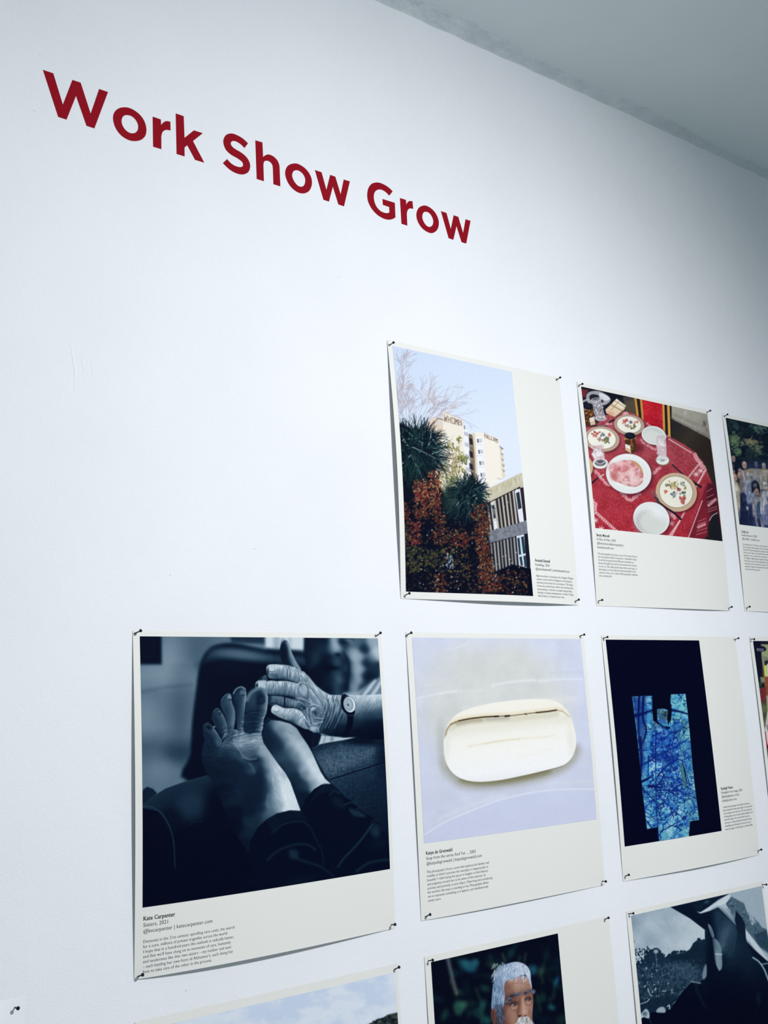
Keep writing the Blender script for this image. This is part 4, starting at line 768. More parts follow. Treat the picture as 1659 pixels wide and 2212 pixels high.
    P.fill([(570, 880), (575, 835), (600, 825), (610, 880), (605, 950), (590, 960)], (120, 68, 62), 1.5, .95, 3); P.line([(584, 850), (590, 920)], 8, (70, 34, 38), 1.5, .8)
    P.fill([(770, 950), (790, 910), (830, 895), (870, 890), (895, 925), (898, 980), (840, 990), (790, 1010), (765, 990)], (205, 208, 212), 1.5, 1, 3)
    tuft([(775, 960), (810, 910), (860, 900), (895, 940)], 16, 90, [(236, 236, 236), (168, 170, 178), (216, 206, 186), (130, 130, 142)], 44, 85, 9)
    P.oval(835, 1010, 50, 14, (120, 60, 58), 0, 2, .9); P.oval(830, 1080, 70, 50, (176, 170, 170), 0, 8, .6)
    sk = sstep(.06, .2, P.C[..., 0] - P.C[..., 2])[..., None]; m_ = P.C.mean(-1, keepdims=True); P.C = P.C * (1 - sk) + (m_ + (P.C - m_) * .85) * .95 * sk
    P.grain(.02, 1.7, 7)
    return P

# ---- sky over a wooded hill
def pic_hill():
    P = Pic('hill', 0.0090, 0.0108, 0.3928, 0.2900, 0.00150, 0.00125)
    P.space(270, 1880, .36166)
    n = fbm(P.px, P.py, 46, 5, 4, 26); n2 = fbm(P.px, P.py, 18, 4, 12)
    t = sstep(.36, .66, n * .8 + n2 * .2)[..., None]
    P.C = ((np.array([199, 212, 233.]) * (1 - t) + np.array([219, 226, 237.]) * t) / 255).astype(np.float32)
    hill = [(1440, 925), (1480, 905), (1510, 885), (1540, 880), (1570, 862), (1600, 855), (1660, 840), (1700, 2600), (-300, 2600), (-300, 1300), (300, 1250), (700, 1200), (1100, 1080)]
    P.fill(hill, (34, 44, 48), 1)
    r = rnd(13)
    for i in range(420):
        x = r.uniform(1000, 1660) if i % 2 else r.uniform(100, 1100); y = np.interp(x, [100, 300, 700, 1100, 1440, 1540, 1660], [1275, 1250, 1200, 1080, 926, 880, 842]) + abs(r.gauss(0, 60))
        P.oval(x, y, r.uniform(6, 14), r.uniform(5, 10), r.choice([(20, 30, 38), (58, 70, 62), (40, 54, 48), (84, 94, 84), (14, 22, 34)]), r.uniform(0, 180), .8, .8)
    P.fill([(-300, 1360), (300, 1330), (700, 1290), (1200, 1240), (1660, 1210), (1900, 2600), (-300, 2600)], (74, 92, 66), 6, .8)
    P.grain(.012, 1.8, 9)
    return P
# ---- tower block behind palms and red creeper
def pic_tower():
    P = Pic('tower', 0.0098, 0.0090, 0.2760, 0.4090, 0.00110, 0.00090)
    a = (820, 720, .27125); b = (845, 860, .17480); c = (855, 1080, .17480)
    P.space(*a)
    P.all(P.ramp((300, 150), (900, 1000), [(0, (206, 219, 241)), (.4, (211, 224, 243)), (1, (222, 230, 244))]))
    r = rnd(3)
    def twig(x, y, ang, ln, w, d, col):
        pts = [(x, y)]
        for k in range(4):
            ang += r.uniform(-.16, .16); x += math.cos(ang) * ln / 4; y += math.sin(ang) * ln / 4; pts.append((x, y))
        P.line(pts, (w, w * .6), col, .55, .62)
        if d:
            for k in range(3):
                q = pts[r.randint(1, 4)]; twig(q[0], q[1], ang + r.choice((-1, 1)) * r.uniform(.2, .6), ln * r.uniform(.5, .8), w * .62, d - 1, col)
    for i in range(13): twig(150 + 22 * i, 760 - 3 * i, -1.75 + .085 * i + r.uniform(-.1, .1), r.uniform(180, 270) * (1 - .02 * i), 7, 3, r.choice([(176, 164, 172), (190, 170, 165), (160, 152, 165)]))
    for i in range(6): twig(140, 330 + 70 * i, -1.2 + r.uniform(-.2, .3), 130, 6, 3, (176, 164, 172))
    # left tower
    P.space(*b)
    cr = (237, 229, 217)
    P.fill([(430, 320), (500, 250), (570, 240), (640, 260), (640, 330), (520, 420), (440, 520)], (228, 203, 186), 3, .9)
    P.fill([(640, 172), (885, 272), (890, 350), (960, 420), (985, 980), (800, 1200), (560, 1200), (500, 700), (500, 380), (575, 262), (635, 280)], cr, 1)
    P.fill([(500, 390), (575, 265), (640, 290), (640, 480), (560, 620), (510, 600)], (220, 200, 176), 2, .9); P.line([(500, 355), (575, 250), (640, 268)], 14, (120, 108, 100), .9, .8); P.fill([(575, 270), (635, 285), (630, 340), (590, 330)], (206, 210, 218), 1, .8)
    P.line([(640, 172), (885, 272)], 5, (205, 190, 170), .6, .8)
    br = (112, 82, 66)
    def strokes(segs): 
        for s_ in segs: P.line(s_, 8, br, .6, .92)
    strokes([[(655, 200), (660, 285)], [(660, 285), (672, 240)], [(672, 240), (680, 290)], [(680, 290), (688, 215)], [(702, 225), (704, 298)], [(728, 235), (730, 305)], [(703, 262), (729, 270)], [(748, 240), (750, 308)], [(780, 252), (782, 318)], [(748, 240), (780, 252)], [(750, 308), (782, 318)], [(795, 258), (797, 322)], [(795, 258), (806, 290)], [(806, 290), (816, 265)], [(816, 265), (818, 328)], [(830, 270), (832, 330)], [(830, 270), (848, 276)], [(831, 300), (846, 304)], [(832, 330), (850, 334)], [(872, 285), (858, 284)], [(858, 284), (858, 305)], [(858, 305), (872, 312)], [(872, 312), (872, 333)], [(872, 333), (858, 332)]])
    # white window bays and dark gap
    P.fill([(885, 372), (948, 400), (962, 470), (985, 960), (930, 930), (905, 620)], (236, 236, 242), 1, .95)
    for x, y in ((902, 412), (910, 545), (918, 690), (925, 850)): P.fill([(x, y), (x + 42, y + 12), (x + 46, y + 62), (x + 4, y + 48)], (150, 158, 176), .9, .9); P.line([(x + 14, y + 5), (x + 17, y + 52)], 6, (240, 240, 244), .6, .9); P.line([(x + 28, y + 8), (x + 31, y + 56)], 5, (236, 238, 244), .6, .9)
    P.line([(905, 345), (908, 378)], 16, (120, 116, 120), .8, .8); P.line([(975, 340), (1000, 372)], 4, (150, 150, 160), .6, .7)
    P.fill([(955, 440), (1000, 450), (1040, 700), (1062, 1060), (1020, 1050), (985, 930), (968, 640)], (118, 106, 96), 1)
    for y in (490, 650, 800, 940): P.fill([(962, y), (1006, y + 18), (1016, y + 90), (972, y + 78)], (30, 28, 40), 1, .9); P.line([(975, y + 100), (1020, y + 108)], 22, (140, 130, 118), .9, .8)
    P.fill([(1000, 425), (1040, 440), (1075, 1060), (1045, 1060), (1030, 700)], (222, 206, 180), 1, .95); P.line([(1008, 470), (1045, 1000)], 12, (150, 128, 96), 1, .6)
    # right tower
    P.fill([(1040, 420), (1130, 428), (1320, 498), (1340, 590), (1382, 622), (1420, 960), (1240, 1090), (1170, 1160), (1080, 1100)], (240, 233, 223), 1)
    P.fill([(1335, 590), (1385, 622), (1370, 660), (1398, 720), (1378, 770), (1415, 830), (1392, 880), (1420, 965), (1370, 1000), (1345, 700)], (226, 214, 196), 1, .95)
    for y in (622, 690, 760, 830, 895): P.fill([(1344 + (y - 622) * .1, y - 20), (1384 + (y - 622) * .1, y), (1362 + (y - 622) * .1, y + 26)], (150, 156, 172), .8, .9)
    P.line([(1340, 595), (1384, 628)], 7, (90, 84, 90), .7, .9)
    P.fill([(1042, 478), (1122, 470), (1136, 560), (1185, 1160), (1085, 1090), (1060, 760)], (238, 238, 243), 1, .95)
    for i, y in enumerate((505, 640, 780, 925, 1085)):
        x = 1062 + 14 * i; P.fill([(x, y), (x + 54, y - 4), (x + 60, y + 44), (x + 5, y + 46)], (160, 166, 182), .9, .9); P.fill([(x, y), (x + 12, y), (x + 17, y + 46), (x + 5, y + 46)], (62, 54, 60), .7, .9); P.line([(x + 24, y), (x + 28, y + 46)], 6, (242, 242, 246), .6); P.line([(x + 42, y), (x + 47, y + 46)], 6, (242, 242, 246), .6)
        P.line([(x - 12, y + 78), (x + 30, y + 66), (x + 66, y + 78)], 14, (214, 216, 226), 1, .6)
    br = (128, 104, 78)
    strokes([[(1158, 432), (1160, 490)], [(1148, 462), (1168, 462)], [(1180, 495), (1184, 452)], [(1184, 452), (1196, 500)], [(1182, 480), (1194, 484)], [(1208, 462), (1212, 508)], [(1212, 508), (1226, 512)], [(1236, 472), (1240, 516)], [(1240, 516), (1254, 520)], [(1264, 482), (1268, 526)], [(1268, 526), (1280, 528)], [(1280, 528), (1280, 490)], [(1292, 500), (1298, 550)], [(1292, 500), (1304, 520)], [(1304, 520), (1312, 508)], [(1312, 508), (1318, 552)]])
    P.line([(1310, 990), (1358, 1002)], 5, (120, 110, 110), .6, .8); P.line([(1230, 1090), (1370, 1015)], 16, (240, 236, 228), 1.2, .8)
    # yellow-green tree in front of the tower
    P.fill([(590, 1000), (760, 980), (800, 1150), (760, 1330), (600, 1300)], (236, 224, 204), 6, .7)
    for p_, n_ in (((700, 580, 110, 60), 46), ((840, 500, 40, 22), 16), ((800, 625, 46, 24), 16), ((870, 745, 95, 50), 90), ((800, 880, 95, 70), 80), ((760, 1010, 80, 70), 60), ((640, 950, 80, 90), 46), ((700, 1150, 130, 120), 120), ((640, 860, 60, 60), 30)):
        for i in range(n_):
            x = r.gauss(p_[0], p_[2] * .55); y = r.gauss(p_[1], p_[3] * .6); P.oval(x, y, r.uniform(9, 20), r.uniform(5, 9), r.choice([(150, 150, 84), (118, 124, 66), (176, 170, 112), (92, 100, 58), (66, 78, 52)]), r.uniform(20, 100), .6, .8)
    for i in range(16): twig(r.uniform(560, 760), r.uniform(700, 1000), r.uniform(-1.8, -.6), 120, 7, 2, (176, 150, 120))
    # low building at the right
    P.fill([(1140, 1150), (1200, 1120), (1580, 935), (1680, 900), (1680, 1080), (1590, 1105), (1190, 1310), (1130, 1330)], P.ramp((1200, 1100), (1300, 1290), [(0, (192, 184, 158)), (.4, (206, 200, 180)), (1, (188, 180, 156))]), 1)
    for i in range(60): x = r.uniform(1180, 1590); y = 1160 - (x - 1150) * .5 + r.uniform(10, 60); P.line([(x, y), (x + r.uniform(-4, 4), y + r.uniform(20, 60))], r.uniform(6, 14), r.choice([(150, 142, 108), (170, 160, 126), (214, 208, 186)]), 2, .4)
    P.space(*a)
    P.fill([(838, 1375), (1118, 1232), (1160, 1220), (1200, 1480), (1145, 1500), (868, 1590)], (42, 34, 44), 1)
    P.line([(838, 1368), (1116, 1228)], 12, (26, 18, 30), .8)
    for i in range(9):
        t = (i + .35) / 9; x0, y0 = 850 + 262 * t, 1372 - 138 * t; x1, y1 = 878 + 262 * t, 1578 - 84 * t; P.line([(x0, y0), (x1, y1)], (13, 14), (186, 184, 172) if i % 3 else (164, 160, 148), .7)
    P.fill([(884, 1345), (912, 1332), (938, 1555), (912, 1562)], (206, 208, 204), .8); P.fill([(893, 1372), (912, 1364), (926, 1470), (908, 1478)], (58, 62, 70), .8); P.fill([(900, 1400), (914, 1395), (918, 1440), (906, 1445)], (120, 124, 128), .8, .8); P.fill([(912, 1500), (932, 1494), (938, 1552), (918, 1560)], (228, 230, 240), .8)
    P.fill([(1075, 1252), (1118, 1236), (1150, 1500), (1112, 1502)], (222, 226, 236), .8); P.fill([(1086, 1272), (1112, 1262), (1132, 1392), (1104, 1404)], (36, 48, 60), .8); P.fill([(1108, 1420), (1136, 1412), (1146, 1495), (1116, 1500)], (226, 226, 240), .9)
    n_tex = lambda X, Y: .55 + .45 * fbm(X, Y, 3, 3, 4)
    P.fill([(862, 1582), (1145, 1500), (1190, 1490), (1200, 1590), (1150, 1598), (868, 1672)], (128, 132, 142), .9); P.fill([(862, 1582), (1145, 1500), (1190, 1490), (1200, 1590), (868, 1672)], (92, 98, 112), .9, .6, 0, lambda X, Y: sstep(.45, .65, fbm(X, Y, 4, 3, 7)))
    P.fill([(866, 1672), (1150, 1598), (1200, 1588), (1200, 1900), (880, 1920)], (24, 22, 36), 1)
    for i in range(9):
        t = (i + .3) / 9; x0, y0 = 880 + 235 * t, 1680 - 62 * t; x1, y1 = 900 + 235 * t, 1910 - 40 * t; P.line([(x0, y0), (x1, y1)], 14, (150, 152, 150) if i % 3 else (118, 120, 124), .7)
    P.fill([(1090, 1615), (1150, 1600), (1172, 1870), (1112, 1850)], (214, 222, 234), .9); 
    for q in ([(1096, 1632), (1114, 1626), (1128, 1760), (1110, 1766)], [(1126, 1622), (1148, 1616), (1164, 1750), (1142, 1758)], [(1112, 1782), (1132, 1776), (1142, 1850), (1124, 1850)], [(1144, 1774), (1164, 1768), (1172, 1860), (1154, 1860)]): P.fill(q, (32, 58, 76), .8)
    # dark planting
    dk = (7, 12, 30)
    P.fill([(100, 730), (180, 720), (300, 780), (420, 860), (480, 1010), (430, 1130), (500, 1250), (560, 1360), (640, 1400), (640, 1300), (700, 1220), (800, 1290), (850, 1400), (860, 1560), (880, 1700), (890, 1910), (960, 1880), (1060, 1840), (1180, 1870), (1400, 1900), (1400, 2250), (100, 2250)], dk, 3, 1, 0)
    def leaf(x, y, s_, cols, al=.9): P.oval(x, y, s_, s_ * r.uniform(.55, .9), r.choice(cols), r.uniform(0, 180), .7, al)
    red = [(132, 52, 44), (148, 78, 56), (108, 44, 42), (168, 108, 78), (84, 40, 40), (60, 32, 38), (40, 26, 36)]; org = [(140, 92, 60), (114, 76, 54), (166, 130, 92), (92, 62, 48), (60, 44, 42), (38, 32, 40)]; olv = [(84, 82, 48), (66, 70, 44), (112, 104, 62), (50, 54, 42), (40, 50, 46), (26, 34, 42)]; pnk = [(176, 84, 86), (192, 116, 112), (142, 58, 64), (96, 44, 54)]; brn = [(74, 50, 42), (52, 38, 40), (88, 60, 50), (36, 30, 40)]
    # dim leaves everywhere low
    for i in range(1150):
        x = r.uniform(170, 1180); y = r.uniform(1330, 2080)
        if x > 880 and y < 1905: continue
        leaf(x, y, r.uniform(4, 11), r.choice([brn, olv, brn, [(20, 30, 44), (30, 40, 48), (14, 22, 38)]]), .8)
    P.oval(640, 1750, 60, 90, dk, 0, 14, .6); P.oval(300, 1950, 90, 40, dk, 0, 12, .6); P.oval(760, 1780, 40, 90, dk, 0, 10, .6); P.oval(560, 1300, 50, 120, (30, 56, 48), 0, 12, .7)
    def cluster(x0, x1, y0, y1, n_, cols, s0, s1):
        s0, s1 = s0 * .62, s1 * .72
        for i in range(int(n_ * 1.5)): leaf(r.uniform(x0, x1) + 14 * math.sin(i), r.uniform(y0, y1), r.uniform(s0, s1), cols, .92)
    cluster(275, 380, 1160, 1330, 80, org + red, 8, 16); cluster(290, 380, 1250, 1330, 40, red, 8, 16); cluster(390, 490, 1090, 1450, 130, red + org, 8, 15); cluster(280, 380, 1330, 1480, 70, red + org, 8, 15); cluster(180, 235, 1350, 1520, 50, red, 8, 14); cluster(190, 240, 1500, 1720, 50, org + olv, 8, 14)
    cluster(245, 320, 1500, 1690, 70, pnk + red, 8, 15); cluster(430, 520, 1450, 1680, 80, org + red, 8, 15); cluster(730, 850, 1350, 1480, 60, red + org, 8, 15); cluster(770, 870, 1460, 1760, 190, red + org, 8, 15); cluster(790, 900, 1750, 1960, 130, org + red, 8, 16); cluster(580, 720, 1600, 1700, 60, red, 8, 15); cluster(220, 330, 1700, 1900, 80, olv, 10, 18); cluster(340, 520, 1720, 1850, 70, olv, 9, 16); cluster(540, 720, 1680, 1950, 70, org + olv, 9, 16); cluster(440, 520, 1920, 2060, 46, org + red, 8, 15); cluster(800, 960, 1930, 2060, 100, red + org, 8, 15); cluster(520, 760, 1560, 1640, 50, brn + org, 8, 14)
    cluster(900, 1170, 1890, 2080, 110, brn + red + [(20, 26, 44), (10, 16, 34)] * 3, 7, 13)
    for i in range(70): leaf(r.uniform(200, 1170), r.uniform(1300, 2070) if r.random() < .6 else r.uniform(1750, 2070), r.uniform(4, 7), [(200, 190, 180), (170, 180, 190), (214, 200, 170), (150, 160, 170)], .8)
    for i in range(26): P.oval(545 + r.uniform(-14, 40), r.uniform(1740, 1870), r.uniform(2, 6), r.uniform(5, 14), r.choice([(150, 180, 205), (110, 140, 165), (190, 206, 220)]), r.uniform(-30, 40), .7, .7)
    # palms
    def palm(cx, cy, R, n_, a0, a1, seed, hl):
        q = rnd(seed)
        for i in range(n_):
            t = math.radians(q.uniform(a0, a1)); L = R * q.uniform(.62, 1.06); bend = q.uniform(.1, .5); x1 = cx + L * math.cos(t); y1 = cy + L * math.sin(t) + bend * L * abs(math.cos(t)) * .35
            jx, jy = q.gauss(0, R * .10), q.gauss(0, R * .10); mx = cx + jx + .5 * L * math.cos(t); my = cy + jy + .5 * L * math.sin(t)
            col = q.choice([(8, 24, 36), (10, 32, 40), (18, 46, 50), (6, 16, 32), (30, 60, 60), (6, 14, 30)] + ([(132, 156, 156), (78, 108, 108)] if q.random() < hl else []))
            P.line([(cx + jx * 1.6 + 20 * math.cos(t), cy + jy * 1.6 + 20 * math.sin(t)), (mx, my), (x1, y1)], (R * .05, 1.5), col, .7, .95, 4)
    P.oval(570, 1330, 60, 90, (24, 46, 46), 0, 10, .8); P.oval(310, 930, 150, 160, (8, 20, 36), 0, 14, .9); P.oval(230, 1130, 60, 180, (8, 18, 32), 0, 10, .9); P.oval(710, 1290, 90, 80, (8, 20, 36), 0, 10, .9); P.oval(700, 1430, 70, 110, (6, 12, 32), 0, 10, .9)
    palm(290, 940, 290, 330, -190, 40, 5, .22); palm(270, 960, 260, 120, 40, 150, 6, .2); palm(700, 1290, 190, 230, -185, 30, 7, .2); palm(710, 1300, 230, 100, 20, 150, 8, .15); palm(760, 1240, 120, 40, -120, 60, 9, .3)
    palm(210, 880, 200, 70, -130, 100, 10, .3)
    cluster(275, 380, 1160, 1340, 70, org + red, 8, 16); cluster(390, 480, 1090, 1440, 90, red + org, 8, 15); cluster(735, 850, 1360, 1490, 50, red + org, 8, 15); cluster(300, 400, 1270, 1330, 26, red, 9, 16)
    iv = sstep(.05, .2, P.C[..., 0] - P.C[..., 2]) * (P.C.max(-1) < .74) * sstep(1060, 1110, P.py); P.C *= (1 - .22 * iv)[..., None]
    P.grain(.018, 1.6, 3)
    return P

# ---- laid table
def pic_table():
    P = Pic('table', 0.0100, 0.0083, 0.3945, 0.2785, 0.00115, 0.00095)
    a = (1230, 810, .25859); t = (1245, 830, .18083); l = (1265, 980, .18083); r = rnd(6)
    P.space(*t)
    P.all((46, 40, 40))
    P.fill([(0, 0), (720, 130), (760, 420), (300, 420), (0, 300)], (22, 24, 36), 2)
    P.fill([(560, 150), (700, 160), (730, 400), (590, 340)], (84, 74, 62), 2); P.oval(600, 180, 60, 20, (52, 56, 62), -10, 4, .7)
    P.fill([(785, 150), (1040, 200), (1062, 610), (800, 460)], P.ramp((800, 200), (1000, 560), [(0, (196, 30, 44)), (.6, (190, 34, 50)), (1, (160, 26, 42))]), 1)
    P.fill([(690, 140), (716, 145), (750, 400), (722, 395)], (204, 150, 62), .9); P.fill([(716, 145), (756, 155), (780, 420), (750, 400)], (44, 30, 36), .9); P.fill([(756, 155), (786, 165), (806, 440), (782, 430)], (196, 142, 70), .9)
    P.fill([(1024, 200), (1052, 210), (1064, 600), (1038, 590)], (210, 156, 66), .9); P.fill([(1052, 210), (1082, 220), (1096, 620), (1064, 600)], (36, 28, 38), .9); P.fill([(1082, 220), (1114, 230), (1128, 640), (1098, 625)], (216, 164, 76), .9); P.fill([(1114, 230), (1136, 236), (1150, 650), (1128, 640)], (34, 26, 34), 1)
    P.fill([(1136, 210), (1620, 330), (1620, 680), (1570, 640), (1140, 410)], P.ramp((1200, 300), (1500, 600), [(0, (172, 168, 156)), (.6, (164, 160, 150)), (1, (140, 136, 128))]), 1)
    P.fill([(1140, 330), (1580, 520), (1580, 560), (1145, 380)], (146, 142, 130), 2, .8); P.line([(1140, 400), (1575, 628)], 18, (120, 112, 100), 1.5, .8); P.oval(1300, 330, 16, 40, (196, 192, 184), 0, 3, .8); P.oval(1530, 470, 20, 34, (90, 88, 84), 0, 3, .8); P.line([(1520, 440), (1560, 560)], 8, (80, 78, 78), 1.4, .8)
    for i in range(90): P.oval(r.uniform(1150, 1570), r.uniform(280, 600), r.uniform(8, 22), r.uniform(6, 12), r.choice([(180, 176, 164), (150, 146, 136)]), r.uniform(0, 180), 3, .3)
    P.fill([(1140, 420), (1575, 645), (1640, 1010), (1400, 800), (1140, 640)], P.ramp((1150, 500), (1500, 800), [(0, (40, 38, 42)), (.5, (58, 50, 44)), (1, (44, 36, 34))]), 2)
    # cloth
    P.space(*a)
    cloth = [(60, 330), (330, 335), (420, 300), (470, 305), (560, 330), (640, 395), (720, 440), (830, 512), (960, 580), (1050, 645), (1110, 720), (1150, 800), (1190, 900), (1230, 1020), (1260, 1200), (1290, 1420), (150, 1330), (100, 600)]
    P.fill(cloth, P.ramp((500, 350), (450, 1330), [(0, (164, 76, 86)), (.35, (164, 64, 76)), (.6, (168, 54, 66)), (1, (172, 46, 60))]), 1)
    n = fbm(P.px, P.py, 1.5, 2, 3); n2 = fbm(P.px, P.py, 18, 3, 5)
    red = (P.C[..., 0] - P.C[..., 1] > .3) & (P.C[..., 1] < .34)
    P.C += ((n - .5) * .26 + (n2 - .5) * .12)[..., None] * np.array([1, .8, .85]) * red[..., None]
    # hanging side, far chair
    P.fill([(1175, 900), (1200, 900), (1240, 1000), (1300, 1430), (985, 1375), (1010, 1290), (1090, 1080), (1130, 950)], (112, 30, 46), 4, .85)
    P.fill([(1150, 900), (1215, 920), (1260, 1200), (1180, 1180), (1150, 1080)], (72, 24, 38), 5, .9); P.fill([(1200, 1150), (1240, 1150), (1300, 1430), (1130, 1380), (1160, 1250)], (26, 28, 36), 3); P.line([(1170, 1215), (1195, 1175), (1235, 1152)], 6, (214, 206, 200), .9, .9, 3); P.fill([(1090, 1150), (1140, 1120), (1160, 1350), (1060, 1350)], (128, 34, 48), 4, .8)
    pk = (226, 182, 186)
    def band(p, q, w, dots, col=pk, al=.85):
        P.line([p, q], w, col, .8, al * .75)
        d = np.hypot(q[0] - p[0], q[1] - p[1]); k = int(d / dots)
        for i in range(k):
            f = (i + .5) / k; P.oval(p[0] + (q[0] - p[0]) * f, p[1] + (q[1] - p[1]) * f, dots * .28, dots * .28, (240, 214, 214), 0, .6, .9)
    def lace(p, q, s_, n_):
        for i in range(n_):
            f = (i + .5) / n_; x = p[0] + (q[0] - p[0]) * f + r.uniform(-5, 5); y = p[1] + (q[1] - p[1]) * f + r.uniform(-5, 5); P.oval(x, y, s_, s_ * .8, (228, 176, 182), r.uniform(0, 180), .9, .85); P.oval(x, y, s_ * .45, s_ * .4, (190, 84, 96), 0, .7, .7)
    # light runner edges and star motifs
    band((215, 1150), (390, 1310), 12, 20, (214, 140, 150)); band((222, 1140), (398, 1300), 6, 17, (238, 214, 214)); lace((190, 1040), (215, 1150), 22, 6); lace((195, 1080), (225, 1080), 18, 3)
    for x, y in ((215, 1215), (265, 1285), (860, 1170), (1060, 830), (1095, 800), (850, 1240), (330, 1330)):
        for k in range(8):
            q = k * math.pi / 4 + .2; P.line([(x, y), (x + 28 * math.cos(q), y + 24 * math.sin(q))], (9, 4), (238, 206, 208), .7, .9)
    lace((205, 790), (330, 930), 14, 10); lace((430, 985), (505, 1050), 15, 6); lace((510, 1050), (590, 990), 15, 6); lace((700, 830), (755, 770), 14, 6); lace((590, 545), (720, 630), 12, 8); lace((350, 400), (300, 420), 12, 4); lace((450, 320), (490, 330), 16, 4); lace((640, 400), (830, 520), 9, 12)
    band((830, 535), (1020, 650), 10, 15); lace((1040, 655), (1110, 780), 17, 8); lace((1060, 700), (1140, 780), 14, 6)
    band((1090, 735), (990, 860), 16, 14); band((1140, 790), (1050, 950), 18, 14); P.line([(1130, 800), (1050, 945)], 6, (236, 196, 200), .7, .8)
    band((960, 1150), (850, 1350), 16, 15); band((935, 1200), (830, 1350), 14, 13, (232, 190, 196)); lace((830, 1130), (890, 1200), 14, 6); band((1110, 1050), (990, 1370), 9, 13)
    for y, x0, x1 in ((960, 1150, 1190), (1010, 1150, 1205), (1050, 1150, 1215), (1110, 1160, 1230), (1130, 1160, 1232), (1210, 1075, 1140), (1235, 1072, 1142), (1290, 1065, 1150), (1320, 1062, 1150)): P.line([(x0, y + 14), (x1, y - 12)], 7, (196, 120, 130), .9, .7)
    for i in range(10): P.oval(1160 + 7 * i, 1085 - 6 * i + 14 * (i % 2), 8, 12, (206, 150, 158), 30, .8, .8); P.oval(1072 + 7 * i, 1268 - 3 * i + 10 * (i % 2), 7, 11, (214, 150, 158), 30, .8, .8)
    # things on the table
    def plate(cx, cy, rx, ry, rot, rim, inner, k=.79):
        P.oval(cx + 10, cy + 12, rx, ry, (70, 22, 34), rot, 5, .7); P.oval(cx, cy, rx, ry, rim, rot, .8); P.oval(cx, cy, rx * .97, ry * .97, tuple(min(255, v + 16) for v in rim), rot, .8, .6, ring=5); P.oval(cx - 2, cy - 3, rx * k * 1.03, ry * k * 1.03, (128, 112, 96), rot, .8, .8); P.oval(cx - 2, cy - 3, rx * k, ry * k, inner, rot, .8)
    def flowers(cx, cy, s_, seed):
        q = rnd(seed)
        for dx, dy, rad, cols in ((-.30, -.42, .16, [(190, 92, 84), (160, 70, 70)]), (-.42, -.25, .14, [(186, 96, 90), (206, 140, 130)]), (.06, -.30, .12, [(120, 128, 140), (90, 98, 112)]), (.40, -.28, .10, [(200, 110, 92), (214, 150, 130)]), (.02, .12, .20, [(206, 176, 130), (222, 196, 160), (180, 150, 110)]), (.22, .24, .22, [(108, 112, 70), (84, 92, 64), (140, 138, 92)]), (-.16, .06, .12, [(150, 120, 130), (170, 140, 130)]), (.30, .05, .12, [(90, 96, 80), (130, 130, 100)])):
            for i in range(9): P.oval(cx + s_ * (dx + q.gauss(0, rad * .5)), cy + s_ * .72 * (dy + q.gauss(0, rad * .5)), s_ * q.uniform(.04, .085), s_ * q.uniform(.03, .06), q.choice(cols), q.uniform(0, 180), .7, .85)
    plate(500, 418, 126, 86, 8, (178, 154, 138), (240, 236, 224), .80); flowers(505, 420, 130, 3)
    plate(272, 535, 146, 104, 8, (186, 162, 142), (241, 238, 226), .81); flowers(275, 530, 150, 4)
    plate(130, 770, 66, 92, 0, (206, 172, 130), (226, 196, 152), .7)
    P.fill([(325, 395), (375, 365), (380, 378), (335, 405)], (30, 26, 38), .8); P.line([(120, 430), (230, 425), (315, 425)], 10, (46, 38, 46), .9, .9, 3); P.line([(240, 425), (300, 424)], 6, (170, 160, 165), .8, .8)
    # dark bottle and jar at the back left
    P.fill([(80, 100), (330, 170), (340, 260), (220, 420), (110, 420)], (24, 24, 34), 4, .9); P.fill([(85, 115), (160, 125), (130, 190), (90, 180)], (128, 46, 58), 3, .8); P.line([(105, 225), (150, 205)], 16, (196, 198, 206), 1.5, .8)
    P.fill([(140, 180), (170, 140), (250, 135), (320, 175), (345, 210), (300, 250), (220, 260), (160, 240)], (176, 178, 182), 1.5, .9, 3); P.fill([(165, 185), (200, 160), (290, 190), (270, 235), (200, 240)], (26, 28, 40), 1.5, .95, 3); P.fill([(255, 150), (320, 175), (335, 205), (290, 215), (250, 185)], (226, 228, 232), 1.5, .9, 3)
    P.fill([(300, 290), (395, 200), (470, 260), (460, 290), (380, 350), (310, 320)], (226, 206, 178), 1.2); P.fill([(395, 198), (472, 258), (440, 282), (360, 232)], (240, 230, 206), 1.2, .95); P.line([(340, 245), (440, 300)], 7, (140, 104, 62), .8, .8); P.line([(375, 215), (465, 270)], 6, (150, 110, 66), .8, .8); P.line([(420, 215), (350, 290)], 6, (160, 120, 76), .8, .7); P.oval(345, 320, 30, 16, (226, 150, 120), 20, 4, .7); P.fill([(380, 350), (462, 285), (465, 305), (390, 362)], (110, 70, 50), 1.5, .8)
    def jar(x, y, w, h, hw):
        P.fill([(x - w, y), (x + w, y - 8), (x + w + 14, y + h - 14), (x + 6, y + h + 12), (x - w + 8, y + h - 8)], (78, 46, 30), 1, 1, 0)
        for i in range(26): P.oval(x + r.uniform(-w * .7, w), y + r.uniform(10, h - 10), r.uniform(5, 12), r.uniform(5, 10), r.choice([(150, 96, 50), (58, 32, 26), (186, 130, 74), (110, 70, 40), (40, 24, 26)]), r.uniform(0, 180), .9, .8)
        P.line([(x - w, y + 4), (x + w, y - 4)], 16, (176, 142, 92), 1, .8); P.oval(x + 2, y - 22, hw, hw * .62, (22, 24, 38), 6, .9); P.oval(x - 6, y - 28, hw * .6, hw * .3, (40, 44, 58), 6, 4, .6)
    jar(160, 285, 38, 130, 46); P.fill([(165, 360), (205, 350), (218, 412), (178, 420)], (226, 218, 206), .8); P.fill([(172, 392), (212, 382), (218, 412), (180, 420)], (206, 178, 142), .9, .8)
